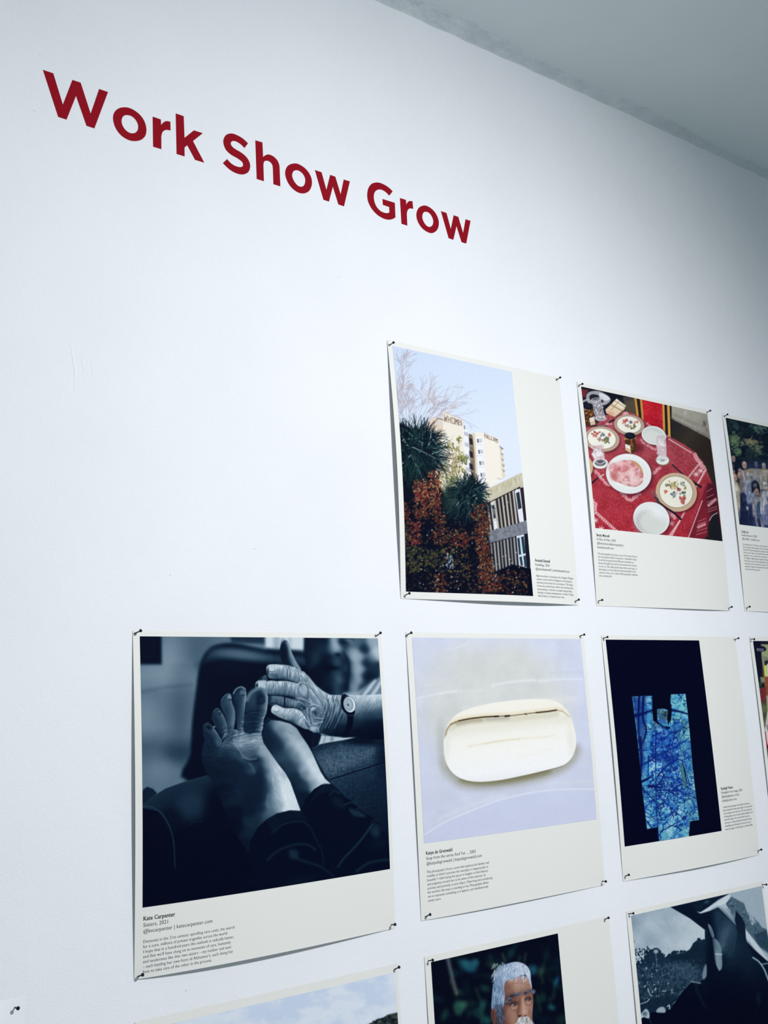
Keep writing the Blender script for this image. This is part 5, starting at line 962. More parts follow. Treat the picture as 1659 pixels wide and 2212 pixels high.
    # cut-glass tumbler
    P.fill([(185, 210), (262, 195), (285, 300), (305, 360), (290, 380), (235, 380), (210, 330)], (160, 158, 164), 1, .9, 0)
    for i in range(70): P.oval(r.uniform(205, 290), r.uniform(225, 370), r.uniform(4, 9), r.uniform(3, 7), r.choice([(220, 222, 226), (84, 80, 92), (190, 140, 146), (240, 240, 242)]), r.uniform(0, 180), .7, .75)
    P.oval(222, 208, 40, 16, (206, 210, 214), -10, .8, .9, ring=5); P.oval(262, 365, 40, 16, (206, 206, 204), 0, 1, .8, ring=7)
    # middle jar
    P.oval(560, 610, 60, 40, (88, 26, 38), 0, 8, .7); jar(505, 530, 44, 120, 46); P.fill([(465, 575), (508, 592), (515, 655), (470, 628)], (236, 230, 222), .8); P.fill([(468, 605), (512, 622), (515, 655), (470, 628)], (206, 172, 136), .8, .9)
    # white bowl
    P.oval(715, 515, 102, 78, (74, 24, 36), 14, 5, .7); P.oval(705, 505, 101, 76, (226, 228, 226), 14, .8); P.oval(702, 505, 92, 66, (205, 208, 206), 14, 3, .9); P.oval(695, 515, 74, 48, (222, 224, 218), 14, 4, .9); P.oval(705, 505, 98, 73, (242, 243, 242), 14, .8, .9, ring=6)
    # coasters and water glasses
    def glass(x0, y0, x1, y1, w):
        P.fill([(x0 - w, y0), (x0 + w, y0 - 6), (x1 + w * .95, y1), (x1 - w * .75, y1 + 4)], (196, 150, 158), 1, .6); P.fill([(x0 - w, y0 + 70), (x0 + w, y0 + 60), (x1 + w * .9, y1), (x1 - w * .7, y1)], (226, 216, 220), 1.5, .75); P.oval(x0, y0 + 4, w, w * .55, (226, 222, 224), 0, .9, .9, ring=5); P.oval(x0, y0 + 70, w * .9, w * .4, (246, 246, 248), 0, 1.5, .8); P.oval(x0 - w * .3, y0 + 50, w * .4, w * .5, (240, 240, 242), 20, 2, .8); P.oval(x0 + w * .4, y0 + 60, w * .35, w * .45, (236, 236, 240), 0, 2, .8)
        for i in range(18): P.oval(x0 + r.uniform(-w, w) * .8, y0 + r.uniform(50, y1 - y0 - 10), r.uniform(4, 12), r.uniform(4, 12), r.choice([(244, 244, 246), (206, 160, 168), (170, 170, 176), (226, 196, 200)]), r.uniform(0, 180), 1.2, .6)
    P.oval(260, 742, 66, 46, (120, 104, 92), 0, 1); P.oval(258, 738, 64, 44, (238, 238, 234), 0, .9); glass(235, 590, 255, 740, 50); P.oval(258, 735, 46, 26, (60, 58, 66), 0, 2, .8); P.line([(220, 725), (255, 745), (295, 725)], 8, (226, 226, 230), 1.2, .8, 3)
    P.oval(780, 715, 60, 44, (126, 100, 84), 6, .9); P.oval(778, 711, 54, 39, (236, 238, 230), 6, .9); glass(765, 510, 775, 705, 42); P.oval(775, 710, 36, 24, (226, 230, 228), 0, 2, .8)
    for i in range(16): P.oval(r.gauss(778, 20), r.gauss(712, 12), 7, 5, r.choice([(150, 166, 156), (120, 134, 130), (190, 196, 190)]), r.uniform(0, 180), .9, .7)
    P.fill([(725, 500), (800, 490), (808, 560), (735, 590)], (214, 216, 216), 3, .45)
    # ham plate
    P.oval(510, 842, 192, 168, (66, 20, 32), 12, 7, .75); P.oval(495, 825, 190, 166, (240, 241, 241), 12, .8); P.oval(490, 838, 176, 148, (214, 217, 214), 12, 4, .5); P.oval(488, 825, 160, 132, (236, 238, 236), 12, 5, .8); P.oval(495, 825, 186, 162, (200, 204, 204), 12, 1, .5, ring=3)
    P.fill([(470, 715), (530, 715), (580, 745), (612, 800), (618, 860), (600, 830), (560, 780), (510, 740)], (196, 148, 92), 1, 1, 3)
    for i in range(9): P.line([(500 + 8 * i, 722 + 5 * i), (560 + 5 * i, 770 + 7 * i), (606 + i, 850 - 3 * i)], 5, r.choice([(150, 100, 56), (222, 184, 128), (122, 78, 44)]), .8, .8, 3)
    P.fill([(340, 800), (360, 750), (420, 720), (480, 712), (540, 735), (590, 790), (615, 850), (605, 905), (555, 930), (490, 925), (430, 905), (370, 880), (345, 845)], (222, 160, 162), 1, 1, 4)
    P.oval(380, 780, 50, 40, (200, 116, 122), 20, 6, .8); P.oval(465, 780, 40, 34, (206, 126, 130), 0, 6, .8); P.oval(500, 870, 80, 44, (238, 214, 212), 15, 9, .85); P.oval(440, 745, 60, 22, (236, 196, 194), -8, 6, .8); P.oval(545, 800, 44, 44, (226, 176, 176), 30, 8, .7); P.line([(350, 800), (400, 840), (420, 890)], 14, (232, 196, 194), 3, .8, 3); P.oval(375, 845, 30, 34, (176, 92, 94), -20, 6, .7); P.line([(425, 800), (470, 800), (485, 770), (455, 755)], 9, (190, 104, 108), 2.5, .7, 3); P.line([(420, 890), (480, 920), (560, 930), (606, 890)], 6, (150, 100, 96), 1.2, .7, 4); P.oval(455, 850, 40, 14, (212, 140, 144), 0, 4, .6); P.line([(500, 760), (560, 790), (580, 850)], 6, (236, 206, 206), 2, .7, 3)
    ham = [(340, 800), (360, 750), (420, 720), (480, 712), (540, 735), (590, 790), (615, 850), (605, 905), (555, 930), (490, 925), (430, 905), (370, 880), (345, 845)]
    P.fill(ham, (186, 96, 102), 2, .55, 4, lambda X, Y: sstep(.50, .68, fbm(X, Y, 10, 3, 21))); P.fill(ham, (244, 222, 218), 2, .6, 4, lambda X, Y: sstep(.54, .66, fbm(X, Y, 7, 3, 33)))
    # knives and fork
    P.line([(860, 752), (930, 815), (1000, 870), (1098, 936)], (14, 18), (50, 26, 40), .9, 1, 3); P.line([(985, 862), (1096, 936)], 8, (24, 18, 32), .9); P.line([(856, 756), (960, 846)], 4, (150, 110, 120), .8, .6)
    P.line([(175, 915), (225, 870), (255, 850)], (16, 10), (34, 24, 34), .9, 1, 2); P.line([(250, 855), (285, 832)], 12, (206, 186, 180), .9)
    # flower plate in front
    plate(893, 980, 174, 160, 22, (196, 168, 140), (240, 236, 222), .80); P.oval(893, 978, 158, 146, (212, 188, 162), 22, 2.5, .6, ring=10)
    q = rnd(12)
    for dx, dy, cols, n_, sp_ in ((-30, -60, [(138, 136, 84), (100, 104, 62), (196, 182, 120), (206, 170, 120)], 40, 30), (-20, -30, [(212, 176, 130), (224, 196, 160)], 16, 18), (-90, 0, [(206, 120, 92), (220, 150, 120), (190, 96, 80)], 12, 10), (25, -20, [(110, 54, 60), (160, 90, 96), (190, 130, 126)], 18, 13), (-25, 20, [(120, 126, 134), (84, 92, 104), (150, 156, 160)], 24, 20), (55, 10, [(70, 78, 74), (100, 108, 100)], 14, 14), (50, 60, [(176, 84, 76), (190, 104, 96), (150, 60, 62)], 34, 22), (55, 90, [(176, 84, 76), (190, 104, 96)], 16, 14), (55, -65, [(120, 124, 110), (160, 160, 150)], 10, 14), (-70, -55, [(120, 124, 100)], 10, 16), (75, -30, [(130, 130, 90), (196, 176, 90)], 8, 8)):
        for i in range(n_): P.oval(893 + dx + q.gauss(0, sp_ * .6), 975 + dy + q.gauss(0, sp_ * .55), q.uniform(5, 11), q.uniform(4, 8), q.choice(cols), q.uniform(0, 180), .7, .85)
    P.line([(745, 1062), (800, 1105), (870, 1150), (932, 1206)], (16, 18), (42, 26, 40), .9, 1, 3)
    for i in range(4): P.line([(676 + 9 * i, 972 - 3 * i), (720 + 7 * i, 1035 - 2 * i), (745, 1062)], 5, (120, 96, 102), .7, .9, 3)
    P.fill([(700, 1005), (740, 1030), (765, 1075), (740, 1075)], (56, 56, 64), 1.2, .9)
    # bowl at the lower edge
    P.oval(700, 1215, 152, 142, (70, 18, 32), 20, 7, .75); P.oval(685, 1200, 153, 136, (228, 231, 231), 25, .8); P.oval(650, 1240, 110, 100, (176, 180, 176), 25, 9, .7); P.oval(700, 1235, 112, 92, (216, 219, 214), 25, 5, .95); P.oval(740, 1150, 70, 40, (240, 242, 243), 30, 10, .8); P.oval(685, 1200, 150, 133, (244, 245, 245), 25, .8, .8, ring=5)
    P.grain(.02, 1.5, 4)
    return P

# ---- overlaid family group before a stone wall
def pic_family():
    P = Pic('family', 0.0100, 0.0080, 0.3900, 0.2395, 0.00160, 0.00110)
    P.space(1550, 880, .12660); r = rnd(2)
    P.all((14, 26, 48))
    for i in range(620):
        x, y = r.uniform(100, 2600), r.uniform(150, 980); P.oval(x, y, r.uniform(18, 60), r.uniform(10, 34), r.choice([(10, 22, 42), (24, 46, 62), (40, 72, 76), (16, 30, 40), (34, 60, 56)]), r.uniform(0, 180), 2, .7)
    for cx, cy, sx, sy, n, cols in ((300, 560, 90, 90, 90, [(110, 140, 84), (150, 168, 110), (84, 118, 76), (60, 96, 66)]), (540, 590, 120, 50, 80, [(134, 128, 92), (160, 150, 110), (110, 112, 84)]), (680, 700, 90, 80, 70, [(100, 118, 84), (132, 138, 98), (70, 92, 70)]), (340, 760, 60, 60, 50, [(70, 108, 76), (96, 130, 90)]), (700, 360, 120, 70, 70, [(70, 104, 96), (96, 128, 110), (46, 82, 80)]), (1300, 500, 300, 200, 200, [(70, 104, 80), (110, 130, 90), (40, 70, 70)]), (1900, 600, 300, 200, 200, [(60, 92, 76), (120, 134, 96), (34, 60, 62)])):
        for i in range(n): P.oval(r.gauss(cx, sx * .6), r.gauss(cy, sy * .6), r.uniform(10, 30), r.uniform(6, 14), r.choice(cols), r.uniform(-40, 40), 1, .7)
    P.fill([(410, 690), (470, 690), (470, 860), (410, 850)], (6, 12, 34), 2, .9); P.fill([(500, 740), (660, 740), (660, 860), (500, 850)], (22, 44, 50), 3, .7)
    P.fill([(500, 900), (2700, 1040), (2700, 1080), (500, 1050)], (30, 44, 84), 2, .9); P.fill([(500, 880), (2700, 960), (2700, 1040), (500, 960)], (24, 40, 62), 3, .8)
    P.fill([(440, 1070), (560, 1040), (2700, 1130), (2700, 1800), (430, 1600)], (150, 136, 112), 2)
    for i in range(160): P.oval(r.uniform(450, 2600), r.uniform(1060, 1600), r.uniform(24, 60), r.uniform(14, 36), r.choice([(186, 172, 140), (118, 106, 90), (166, 152, 124), (84, 76, 74), (206, 192, 160)]), r.uniform(-20, 20), 1, .75)
    P.fill([(360, 1640), (2700, 1850), (2700, 2300), (300, 2100)], (22, 34, 76), 2); P.fill([(380, 1700), (2700, 1760), (2700, 1860), (390, 1760)], (60, 66, 110), 3, .6)
    def person(x, y, s, head, body, legs, hair=None, al=.9):
        P.fill([(x - 60 * s, y + 130 * s), (x, y + 95 * s), (x + 65 * s, y + 140 * s), (x + 80 * s, y + 480 * s), (x + 60 * s, y + 520 * s), (x - 70 * s, y + 500 * s), (x - 80 * s, y + 300 * s)], body, 1.2, al, 3)
        for k in range(12): P.oval(x + r.uniform(-55, 60) * s, y + r.uniform(160, 480) * s, 24 * s, 40 * s, tuple(np.clip(np.array(body) + r.uniform(-36, 44), 0, 255)), r.uniform(-30, 30), 1.4, .55)
        P.fill([(x - 60 * s, y + 490 * s), (x + 62 * s, y + 500 * s), (x + 55 * s, y + 860 * s), (x + 8 * s, y + 860 * s), (x - 5 * s, y + 600 * s), (x - 20 * s, y + 860 * s), (x - 60 * s, y + 850 * s)], legs, 1.4, al)
        if hair: P.oval(x, y + 8 * s, 60 * s, 90 * s, hair, 0, 1.2, .95)
        P.oval(x + 4, y, 40 * s, 66 * s, head, -8, 1, .95); P.oval(x + 8 * s, y + 10 * s, 22 * s, 30 * s, tuple(int(v * .72) for v in head), 0, 2, .6); P.oval(x, y - 40 * s, 34 * s, 26 * s, tuple(min(255, int(v * 1.12)) for v in head), 0, 2, .6); P.oval(x - 8 * s, y - 5 * s, 6 * s, 5 * s, (50, 40, 52), 0, .6, .7); P.oval(x + 18 * s, y - 5 * s, 6 * s, 5 * s, (50, 40, 52), 0, .6, .7)
    person(268, 880, .80, (166, 128, 124), (10, 14, 40), (30, 32, 60)); person(655, 975, .75, (96, 100, 124), (116, 126, 156), (60, 72, 110), None, .55); person(785, 1000, .8, (170, 160, 150), (160, 158, 160), (40, 60, 110), None, .6)
    person(262, 1010, .6, (70, 62, 82), (14, 18, 42), (16, 20, 50)); person(275, 1105, .55, (150, 118, 116), (40, 38, 56), (20, 26, 60)); person(380, 1090, .7, (170, 130, 122), (70, 62, 66), (24, 30, 60), (30, 32, 52)); P.oval(378, 1160, 40, 56, (206, 152, 126), -10, 1.2, .95)
    person(455, 985, .95, (196, 156, 142), (134, 122, 132), (28, 40, 84)); P.line([(420, 1075), (450, 1180), (475, 1280)], 14, (226, 226, 230), .8, .9, 3); P.fill([(480, 1250), (560, 1230), (590, 1480), (500, 1500), (460, 1440)], (168, 178, 206), 2, .9, 3)
    person(290, 1200, .95, (206, 160, 136), (188, 176, 152), (120, 100, 110)); P.fill([(270, 1280), (340, 1280), (380, 1400), (385, 1760), (330, 1780), (300, 1500)], (192, 182, 160), 1.4, .9, 3)
    person(570, 1180, .95, (146, 148, 160), (118, 134, 168), (36, 52, 98), None, .8); P.oval(515, 1145, 16, 40, (220, 214, 206), 0, 1.4, .8); P.oval(630, 1140, 34, 60, (170, 160, 140), 0, 2, .7)
    P.fill([(575, 1320), (600, 1260), (650, 1245), (700, 1300), (730, 1420), (700, 1470), (640, 1400), (590, 1470)], (14, 20, 46), 1.4, .95, 3); person(665, 1440, .85, (196, 148, 128), (146, 144, 156), (52, 64, 112)); P.oval(640, 1330, 34, 40, (100, 116, 130), 0, 2, .9); P.fill([(600, 1600), (690, 1520), (760, 1640), (740, 1870), (620, 1850)], (150, 148, 160), 2, .8, 3); P.fill([(660, 1700), (730, 1600), (770, 1880), (680, 1880)], (50, 78, 132), 2, .85, 3)
    person(810, 1330, 1.0, (190, 190, 192), (186, 188, 196), (120, 130, 170)); person(860, 1560, .9, (130, 130, 160), (118, 126, 176), (40, 54, 104))
    for i in range(13): person(980 + 125 * i, 1080 + 90 * (i % 3), .9, r.choice([(196, 156, 142), (170, 130, 122), (150, 140, 146)]), r.choice([(134, 122, 132), (168, 178, 206), (60, 70, 110), (180, 172, 160), (120, 60, 70)]), r.choice([(28, 40, 84), (60, 64, 90)]), (28, 28, 44) if i % 2 else None, .9)
    for x in (655, 735): P.line([(x, 1900), (x + 35, 2080)], 22, (176, 168, 172), 1.2, .9)
    P.oval(510, 1720, 18, 34, (206, 186, 186), -10, 1.2, .95); P.fill([(340, 1790), (385, 1790), (385, 1900), (345, 1890)], (140, 124, 160), 1.5, .8); P.line([(365, 1900), (385, 2020)], 14, (60, 90, 130), 1, .9)
    P.line([(752, 1100), (770, 2000)], 6, (60, 56, 66), 1.2, .5)
    P.rough([(230, 1150), (2600, 1200), (2600, 2000), (330, 1950)], .22, 2.6, 9, 84, 5, 4, True, 0)
    m_ = P.C.mean(-1, keepdims=True); P.C = m_ + (P.C - m_) * .8
    P.blur(.7); P.grain(.03, 1.8, 8)
    return P

# ---- room with shelves, at the end of the middle row
def pic_shelf():
    P = Pic('shelf', 0.0100, 0.0090, 0.3900, 0.2590, 0.00170, 0.00120)
    P.space(1600, 1360, .31720); r = rnd(9)
    P.all((96, 74, 62))
    P.fill([(135, 60), (900, 60), (900, 330), (165, 320), (140, 170)], (150, 156, 118), 1.5)
    P.fill([(150, 180), (188, 190), (190, 225), (155, 215)], (120, 128, 110), 1.2)
    P.fill([(70, 60), (900, 60), (900, 105), (70, 100)], (22, 24, 44), 2); P.fill([(70, 60), (135, 60), (150, 320), (158, 370), (100, 360)], (16, 18, 40), 1.5)
    P.oval(140, 130, 34, 20, (14, 18, 44), 10, 1.2); 
    for i in range(7): P.line([(112 + 7 * i, 128 + i * .6), (113 + 7 * i, 143 + i * .6)], 3.5, (168, 174, 190), .5, .9)
    P.fill([(160, 215), (184, 208), (188, 240), (164, 245)], (30, 34, 44), 1); P.fill([(160, 246), (174, 244), (178, 318), (164, 318)], (206, 214, 96), .9)
    for i in range(40):
        x = 178 + 16 * i; P.fill([(x, 236 + r.uniform(-12, 8)), (x + 12, 236), (x + 15, 318), (x + 2, 318)], r.choice([(30, 34, 50), (170, 60, 56), (214, 206, 190), (60, 90, 120), (190, 150, 80), (90, 110, 80)]), .9)
    P.fill([(156, 320), (900, 330), (900, 460), (166, 452)], (140, 78, 50), 1); P.line([(156, 322), (900, 332)], 5, (170, 100, 66), .8, .9)
    P.fill([(118, 395), (172, 395), (176, 470), (126, 475)], (112, 44, 52), 1.2); P.fill([(110, 330), (150, 310), (165, 395), (118, 395)], (22, 26, 38), 2); P.oval(150, 345, 14, 18, (150, 156, 140), 0, 2, .8); P.oval(132, 370, 12, 18, (60, 86, 60), 0, 2, .7); P.oval(142, 330, 10, 8, (120, 150, 100), 0, 1.5, .8)
    P.fill([(124, 475), (900, 475), (900, 960), (178, 960)], (96, 46, 46), 2); P.fill([(132, 500), (180, 495), (184, 600), (150, 640)], (72, 80, 58), 2, .9); P.oval(160, 540, 16, 26, (104, 108, 76), 0, 2, .8); P.fill([(175, 450), (900, 450), (900, 620), (182, 590)], (176, 178, 150), 2, .9)
    P.line([(130, 480), (152, 680)], 10, (60, 24, 36), 1.2, .9); P.fill([(150, 640), (176, 590), (184, 720), (170, 760)], (120, 108, 70), 2, .9); P.oval(160, 680, 9, 14, (190, 160, 60), 0, 1.2, .9); P.oval(158, 712, 8, 12, (176, 60, 56), 0, 1.2, .9)
    P.fill([(182, 560), (900, 600), (900, 960), (182, 900), (166, 760), (164, 700)], (214, 210, 214), 1.2); P.line([(164, 700), (170, 750), (190, 800), (300, 860)], 16, (186, 36, 62), 1, .95, 3); P.line([(176, 650), (200, 720), (260, 760)], 6, (70, 70, 90), 1, .8, 3); P.line([(186, 600), (186, 680)], 6, (120, 116, 130), 1, .7)
    P.fill([(164, 770), (186, 800), (190, 960), (180, 960)], (70, 24, 44), 1.5)
    P.grain(.03, 1.8, 3)
    return P
# ------------------------------------------------------------------ sheets of paper
def sheet(key, name, label, mat='paper', group='prints nailed up in rows on the gallery wall', cat='print'):
    sx, sz = SHEETS[key][:2]
    root = link(bpy.data.objects.new(name, None)); root.location = (sx + SW / 2, 0.0, Z0 + sz - SH)
    root.empty_display_size = 0.05
    tag(root, label, cat, group)
    n = 30; v, f = [], []
    for side in (0, 1):
        for j in range(n + 1):
            for i in range(n + 1):
                u, w = SW * i / n, SH * j / n; d = float(lift(key, u, w))
                v.append((u - SW / 2, -d + (0.0 if side == 0 else 0.0003) - 0.0003, SH - w))
    N = (n + 1) * (n + 1); id_ = lambda s, j, i: s * N + j * (n + 1) + i
    for j in range(n):
        for i in range(n):
            f.append((id_(0, j + 1, i), id_(0, j + 1, i + 1), id_(0, j, i + 1), id_(0, j, i)))
            f.append((id_(1, j, i), id_(1, j, i + 1), id_(1, j + 1, i + 1), id_(1, j + 1, i)))
    nf = len(f)
    ring = [(0, i) for i in range(n)] + [(i, n) for i in range(n)] + [(n, n - i) for i in range(n)] + [(n - i, 0) for i in range(n)]
    b0 = len(v); v += [v[id_(0, j, i)] for j, i in ring] + [v[id_(1, j, i)] for j, i in ring]; k = len(ring)
    for q in range(k): f.append((b0 + q, b0 + (q + 1) % k, b0 + k + (q + 1) % k, b0 + k + q))
    o = mesh_obj('paper_sheet', v, f, MAT[mat], root)
    o.data.polygons.foreach_set('use_smooth', [q < nf for q in range(len(f))])
    return root

def text_mesh(body, bold):
    c = bpy.data.curves.new('t', 'FONT'); c.body = body; c.size = 1.0; c.resolution_u = 2
    c.offset = 0.014 if bold else -0.007
    o = bpy.data.objects.new('t', c); COL.objects.link(o)
    dg = bpy.context.evaluated_depsgraph_get(); ev = o.evaluated_get(dg); m = ev.to_mesh()
    co = np.zeros(len(m.vertices) * 3); m.vertices.foreach_get('co', co); co = co.reshape(-1, 3)
    fs = [tuple(p.vertices) for p in m.polygons]
    ev.to_mesh_clear(); bpy.data.objects.remove(o); bpy.data.curves.remove(c)
    return co, fs

def caption(root, key, name, lines, size, width0, bold=False, grey=False):
    """lines: (text, u, v) in millimetres on the sheet; the first line is fitted to width0 mm"""
    V, F = [], []; sxs = None
    for body, u, vv in lines:
        co, fs = text_mesh(body, bold)
        if not len(co): continue
        if sxs is None: sxs = width0 / 1000 / co[:, 0].max()
        uu = u / 1000 + co[:, 0] * sxs; ww = vv / 1000 - co[:, 1] * size / 1000; b = len(V)
        d = lift(key, uu, ww) + 0.00055
        V += [(a - SW / 2, -q, SH - w) for a, w, q in zip(uu, ww, d)]; F += [tuple(k + b for k in f) for f in fs]
    return mesh_obj(name, V, F, MAT['ink_grey' if grey else 'ink'], root)

GAIN = {k: (1.0, 1.0, 1.0) for k in SHEETS}
GAIN.update({k: (0.93, 0.93, 0.93) for k in ('tower', 'table', 'family')})
def make(key, label, fn, plabel):
    root = sheet(key, 'photo_print', label)
    if fn: fn().build(root, GAIN[key], plabel)
    return root

def block(root, key, u, v0, head, details, body, wh, wd, wb, pitch=5.75):
    caption(root, key, 'caption_name', [(head, u, v0)], 7.0, wh, True)
    d0 = v0 + 7.35
    caption(root, key, 'caption_details', [(t, u, d0 + 7.35 * i) for i, t in enumerate(details)], 6.6, wd)
    b0 = d0 + 7.35 * (len(details) - 1) + 11.4
    caption(root, key, 'caption_text', [(t, u, b0 + pitch * i) for i, t in enumerate(body)], 5.2, wb, False, True)

P_feet = make('feet', 'print of a black-and-white photograph of bare feet held by a wrinkled hand', pic_feet, 'black-and-white picture of two bare feet and a hand with a watch')
block(P_feet, 'feet', 10.2, 353.5, 'Kate Carpenter', ['Sisters, 2021', '@kvcarpenter | katecarpenter.com'],
      ['Dementia in the 21st century: spiralling care costs, the search', 'for a cure, millions of private tragedies across the world.', 'I hope that in a hundred years the outlook is radically better,', 'and that we\'ll have clung on to moments of care, humanity', 'and tenderness like this: two sisters \u2013 my mother and aunt', '\u2013 each battling her own form of Alzheimer\'s, each doing her', 'best to take care of the other in the process.'], 41, 31.5, 122)
P_soap = make('soap', 'print of a pale photograph of a cracked white bar of soap', pic_soap, 'pale lilac picture of a white bar of soap with a dark seam')
block(P_soap, 'soap', 13.5, 329, 'Katya de Grunwald', ['Soap from the series And Yet ..., 2003', '@katyadegrunwald | katyadegrunwald.com'],
      ['This photograph is from a series that explores the familiar and', 'invisible, in which I perceive the everyday or unspectacular as', 'beautiful. I relish having the space to imagine; to find delicacy', 'and poignancy around me; to be aware of the universe, its', 'promise and potential, in each object. Observing and considering', 'the world in this way is consoling to me. Photography allows', 'me to represent something as it appears, yet simultaneously', 'evoke more.'], 50.5, 96.5, 122)
P_fig = make('figure', 'print of a dark photograph of a standing figure lit with blue branches', pic_figure, 'dark picture of a figure in a blue projection of branches')
block(P_fig, 'figure', 291.6, 290.2, 'Kayleigh Peters', ['Entangled in her image, 2024', '@kayleighpeters_artist |', 'kayleigh-peters.com'],
      ['I made this photograph at Greenham Common, a', 'place shaped by women who fought to be heard and', 'to have agency over their lives. My own experience', 'of losing agency over my body within healthcare sits', 'inside this image. The trees feel like veins and', 'structures, rooting themselves through the body,', 'embedding and enclosing the stories we carry. I', 'want this image to evoke agency to remain visible'], 39.5, 69, 92)
P_tow = make('tower', 'print of a photograph of a pale tower block behind palms and red creeper', pic_tower, 'picture of a tower block, palms and red autumn creeper')
block(P_tow, 'tower', 288, 349, 'Amanda Eatwell', ['Dwellings, 2024', '@amandaeatwell | amandaeatwell.com'],
      ['Right now there is a housing crisis in England. Multiple', 'reasons can be cited for bringing us to this situation,', 'and many voices have lots to say about it. This image', 'is from the Lesnes Estate, where I live and have been', 'documenting, in real time, as people navigate living', 'through a housing redevelopment. I wonder if things', 'will be better in a hundred years\' time.'], 39, 37, 100)
P_tab = make('table', 'print of a photograph of a table laid with plates on a red cloth', pic_table, 'picture of flowered plates, glasses and a plate of ham on a red cloth')
block(P_tab, 'table', 11.5, 293.2, 'Becky Mursell', ['A Slice of Ham, 2020', '@beckymursellphotography |', 'beckymursell.com'],
      ['This photograph was made on one of my many visits to', 'see my grandma Stella in Somerset. I remember being', 'struck by the generational differences between us,', 'shown through food and the environment we choose', 'to eat it in. She sadly passed away three years ago, so', 'this image is as much about preserving details of my', 'memory of her as it is about offering people a glimpse', 'into everyday life.'], 35.5, 52.6, 109.5)
P_fam = make('family', 'print of a photograph of overlaid people standing before a stone wall and trees', pic_family, 'picture of many overlaid standing people before a stone wall')
block(P_fam, 'family', 13.7, 256.2, 'Cindy Lin', ['Family Home II, 2020', '@cindylin | cindylin.com'],
      ['Our family grew in Taiwan in the season of the rains.', 'Every spring, relatives gather there for Qingming', 'Festival (Tomb Sweeping Day), family members', 'from across Taiwan, the United States and Japan,', 'making it a rare occasion for everyone to be home.', 'The digital collage brings together photographs', 'from many years of these gatherings, repeatedly', 'returning to the same point across our family', 'migration, distance and generations, while', 'our shared history grows.'], 24.5, 53.4, 108)
P_she = make('shelf', 'print of a colour photograph of a room with a wooden bookshelf', pic_shelf, 'picture of a room with books on a wooden shelf')
P_hil = make('hill', 'print of a photograph of a pale blue cloudy sky above a dark wooded hill', pic_hill, 'picture of a cloudy sky over a wooded hill')
P_man = make('man', 'print of a photograph of a white-haired man with a moustache', pic_man, 'picture of a white-haired man before dark green leaves')
P_hor = make('horse', 'print of a black-and-white photograph of two horses\' heads', pic_horse, 'black-and-white picture of two dark horses close up')
sheet('blank', 'blank_sheet', 'plain white sheet without any picture pinned with one small nail in view', 'white_sheet', None, 'sheet')

# ------------------------------------------------------------------ nails
def nail_mesh():
    prof = [(0.0008, 0.003), (0.0008, -0.0078), (0.00095, -0.0084), (0.0015, -0.0094), (0.0020, -0.0102), (0.00215, -0.0107), (0.0021, -0.0112), (0.0016, -0.0116), (0.0008, -0.0118)]
    n = 16; v, f = [], []
    for r_, y in prof:
        for k in range(n):
            t = 2 * math.pi * k / n; v.append((r_ * math.cos(t), y, r_ * math.sin(t)))
    for j in range(len(prof) - 1):
        for k in range(n): f.append((j * n + k, j * n + (k + 1) % n, (j + 1) * n + (k + 1) % n, (j + 1) * n + k))
    f.append(tuple(range(n))); f.append(tuple((len(prof) - 1) * n + k for k in reversed(range(n))))
    m = bpy.data.meshes.new('nail'); m.from_pydata(v, [], f); m.update(); m.materials.append(MAT['nail'])
    m.polygons.foreach_set('use_smooth', [True] * len(m.polygons))
    bm = bmesh.new(); bm.from_mesh(m); bmesh.ops.recalc_face_normals(bm, faces=bm.faces); bm.to_mesh(m); bm.free()
    return m
NM = nail_mesh()
K = {'a': (820, 720, .27125), 'b': (1230, 810, .25859), 'c': (270, 1340, .36166), 'd': (270, 1880, .36166), 'e': (860, 1340, .29841), 'f': (1280, 1340, .26228), 'g': (910, 1960, .26522), 'p': (0, 0, 1.0)}
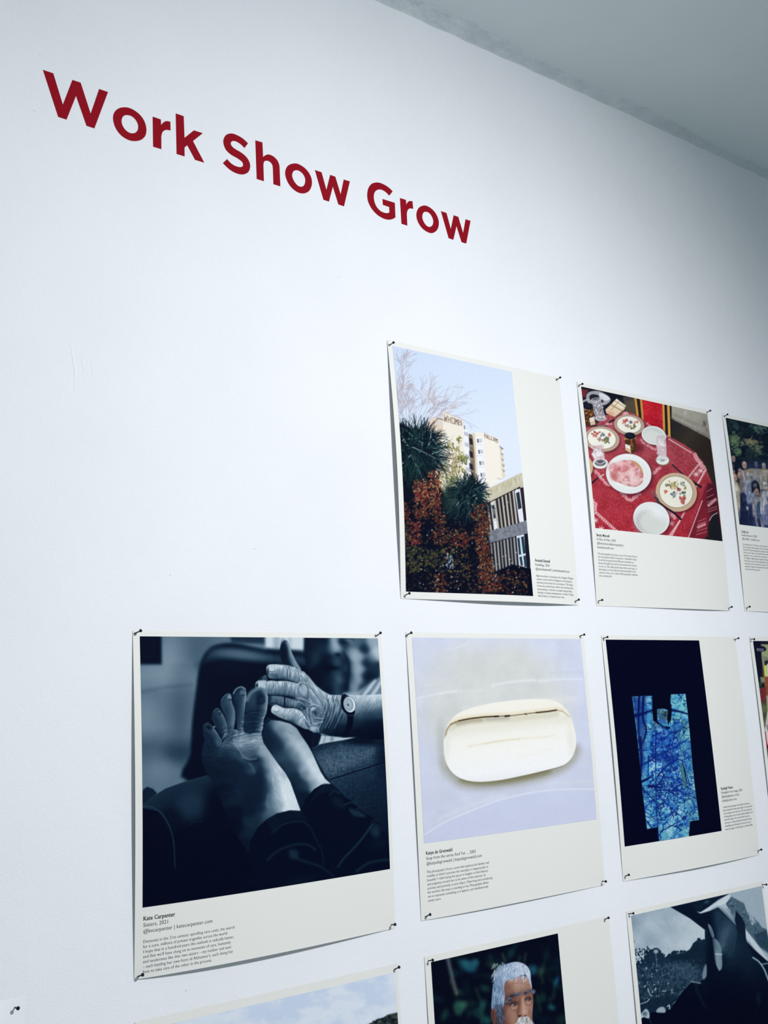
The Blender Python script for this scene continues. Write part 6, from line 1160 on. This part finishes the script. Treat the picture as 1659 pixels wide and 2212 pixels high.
NAILS = [  # view, entry, head, which corner of which print
    ('a', (84, 92), (110, 74), 'upper left', 'tower block'), ('a', (1408, 372), (1438, 352), 'upper right', 'tower block'), ('a', (207, 2083), (236, 2071), 'lower left', 'tower block'), ('a', (1556, 2136), (1586, 2121), 'lower right', 'tower block'),
    ('b', (79, 86), (108, 75), 'upper left', 'laid table'), ('b', (1150, 311), (1177, 298), 'upper right', 'laid table'), ('b', (238, 1889), (273, 1880), 'lower left', 'laid table'), ('b', (1331, 1947), (1357, 1937), 'lower right', 'laid table'),
    ('b', (1293, 346), (1321, 329), 'upper left', 'overlaid people'), ('b', (1481, 1945), (1507, 1935), 'lower left', 'overlaid people'),
    ('p', (291.5, 1368.5), (304.5, 1362), 'upper left', 'bare feet'), ('p', (814.5, 1373), (822, 1367), 'upper right', 'bare feet'), ('d', (74, 636), (106, 624), 'lower left', 'bare feet'), ('p', (844.6, 1998), (853, 1997), 'lower right', 'bare feet'),
    ('e', (64, 106), (95, 90), 'upper left', 'soap'), ('e', (1314, 114), (1347, 103), 'upper right', 'soap'), ('e', (198, 2146), (233, 2129), 'lower left', 'soap'), ('e', (1476, 1888), (1503, 1890), 'lower right', 'soap'),
    ('f', (84, 148), (122, 138), 'upper left', 'blue-lit figure'), ('f', (1164, 160), (1203, 147), 'upper right', 'blue-lit figure'), ('f', (267, 2108), (299, 2096), 'lower left', 'blue-lit figure'), ('f', (1362, 1899), (1391, 1888), 'lower right', 'blue-lit figure'),
    ('f', (1299, 156), (1331, 155), 'upper left', 'bookshelf room'), ('d', (1611, 592), (1638, 578), 'upper right', 'wooded hill'),
    ('g', (56, 436), (92, 430), 'upper left', 'white-haired man'), ('g', (1493, 99), (1526, 85), 'upper right', 'white-haired man'),
    ('p', (1357.3, 1974.2), (1368, 1973), 'upper left', 'horses'), ('p', (1645.7, 1910.8), (1655.3, 1910.8), 'upper right', 'horses'),
    ('p', (31.3, 2176.3), (38.5, 2177.9), 'upper right', 'blank')]
for kv, e, h, corner, what in NAILS:
    x0, y0, s = K[kv]
    A_ = on_wall(x0 + s * e[0], y0 + s * e[1], -0.0008); B_ = on_wall(x0 + s * h[0], y0 + s * h[1], -0.0110)
    o = link(bpy.data.objects.new('nail', NM)); o.location = A_
    ax = Vector(B_ - A_).normalized()
    if ax.angle(Vector((0, -1, 0))) > math.radians(38): ax = Vector((0, -1, 0)).slerp(ax, math.radians(38) / ax.angle(Vector((0, -1, 0))))
    o.rotation_mode = 'QUATERNION'; o.rotation_quaternion = Vector((0, -1, 0)).rotation_difference(ax)
    tag(o, 'small black nail through the %s corner of the %s' % (corner, 'blank white sheet' if what == 'blank' else what + ' print'), 'nail', 'black nails holding the prints on the wall')
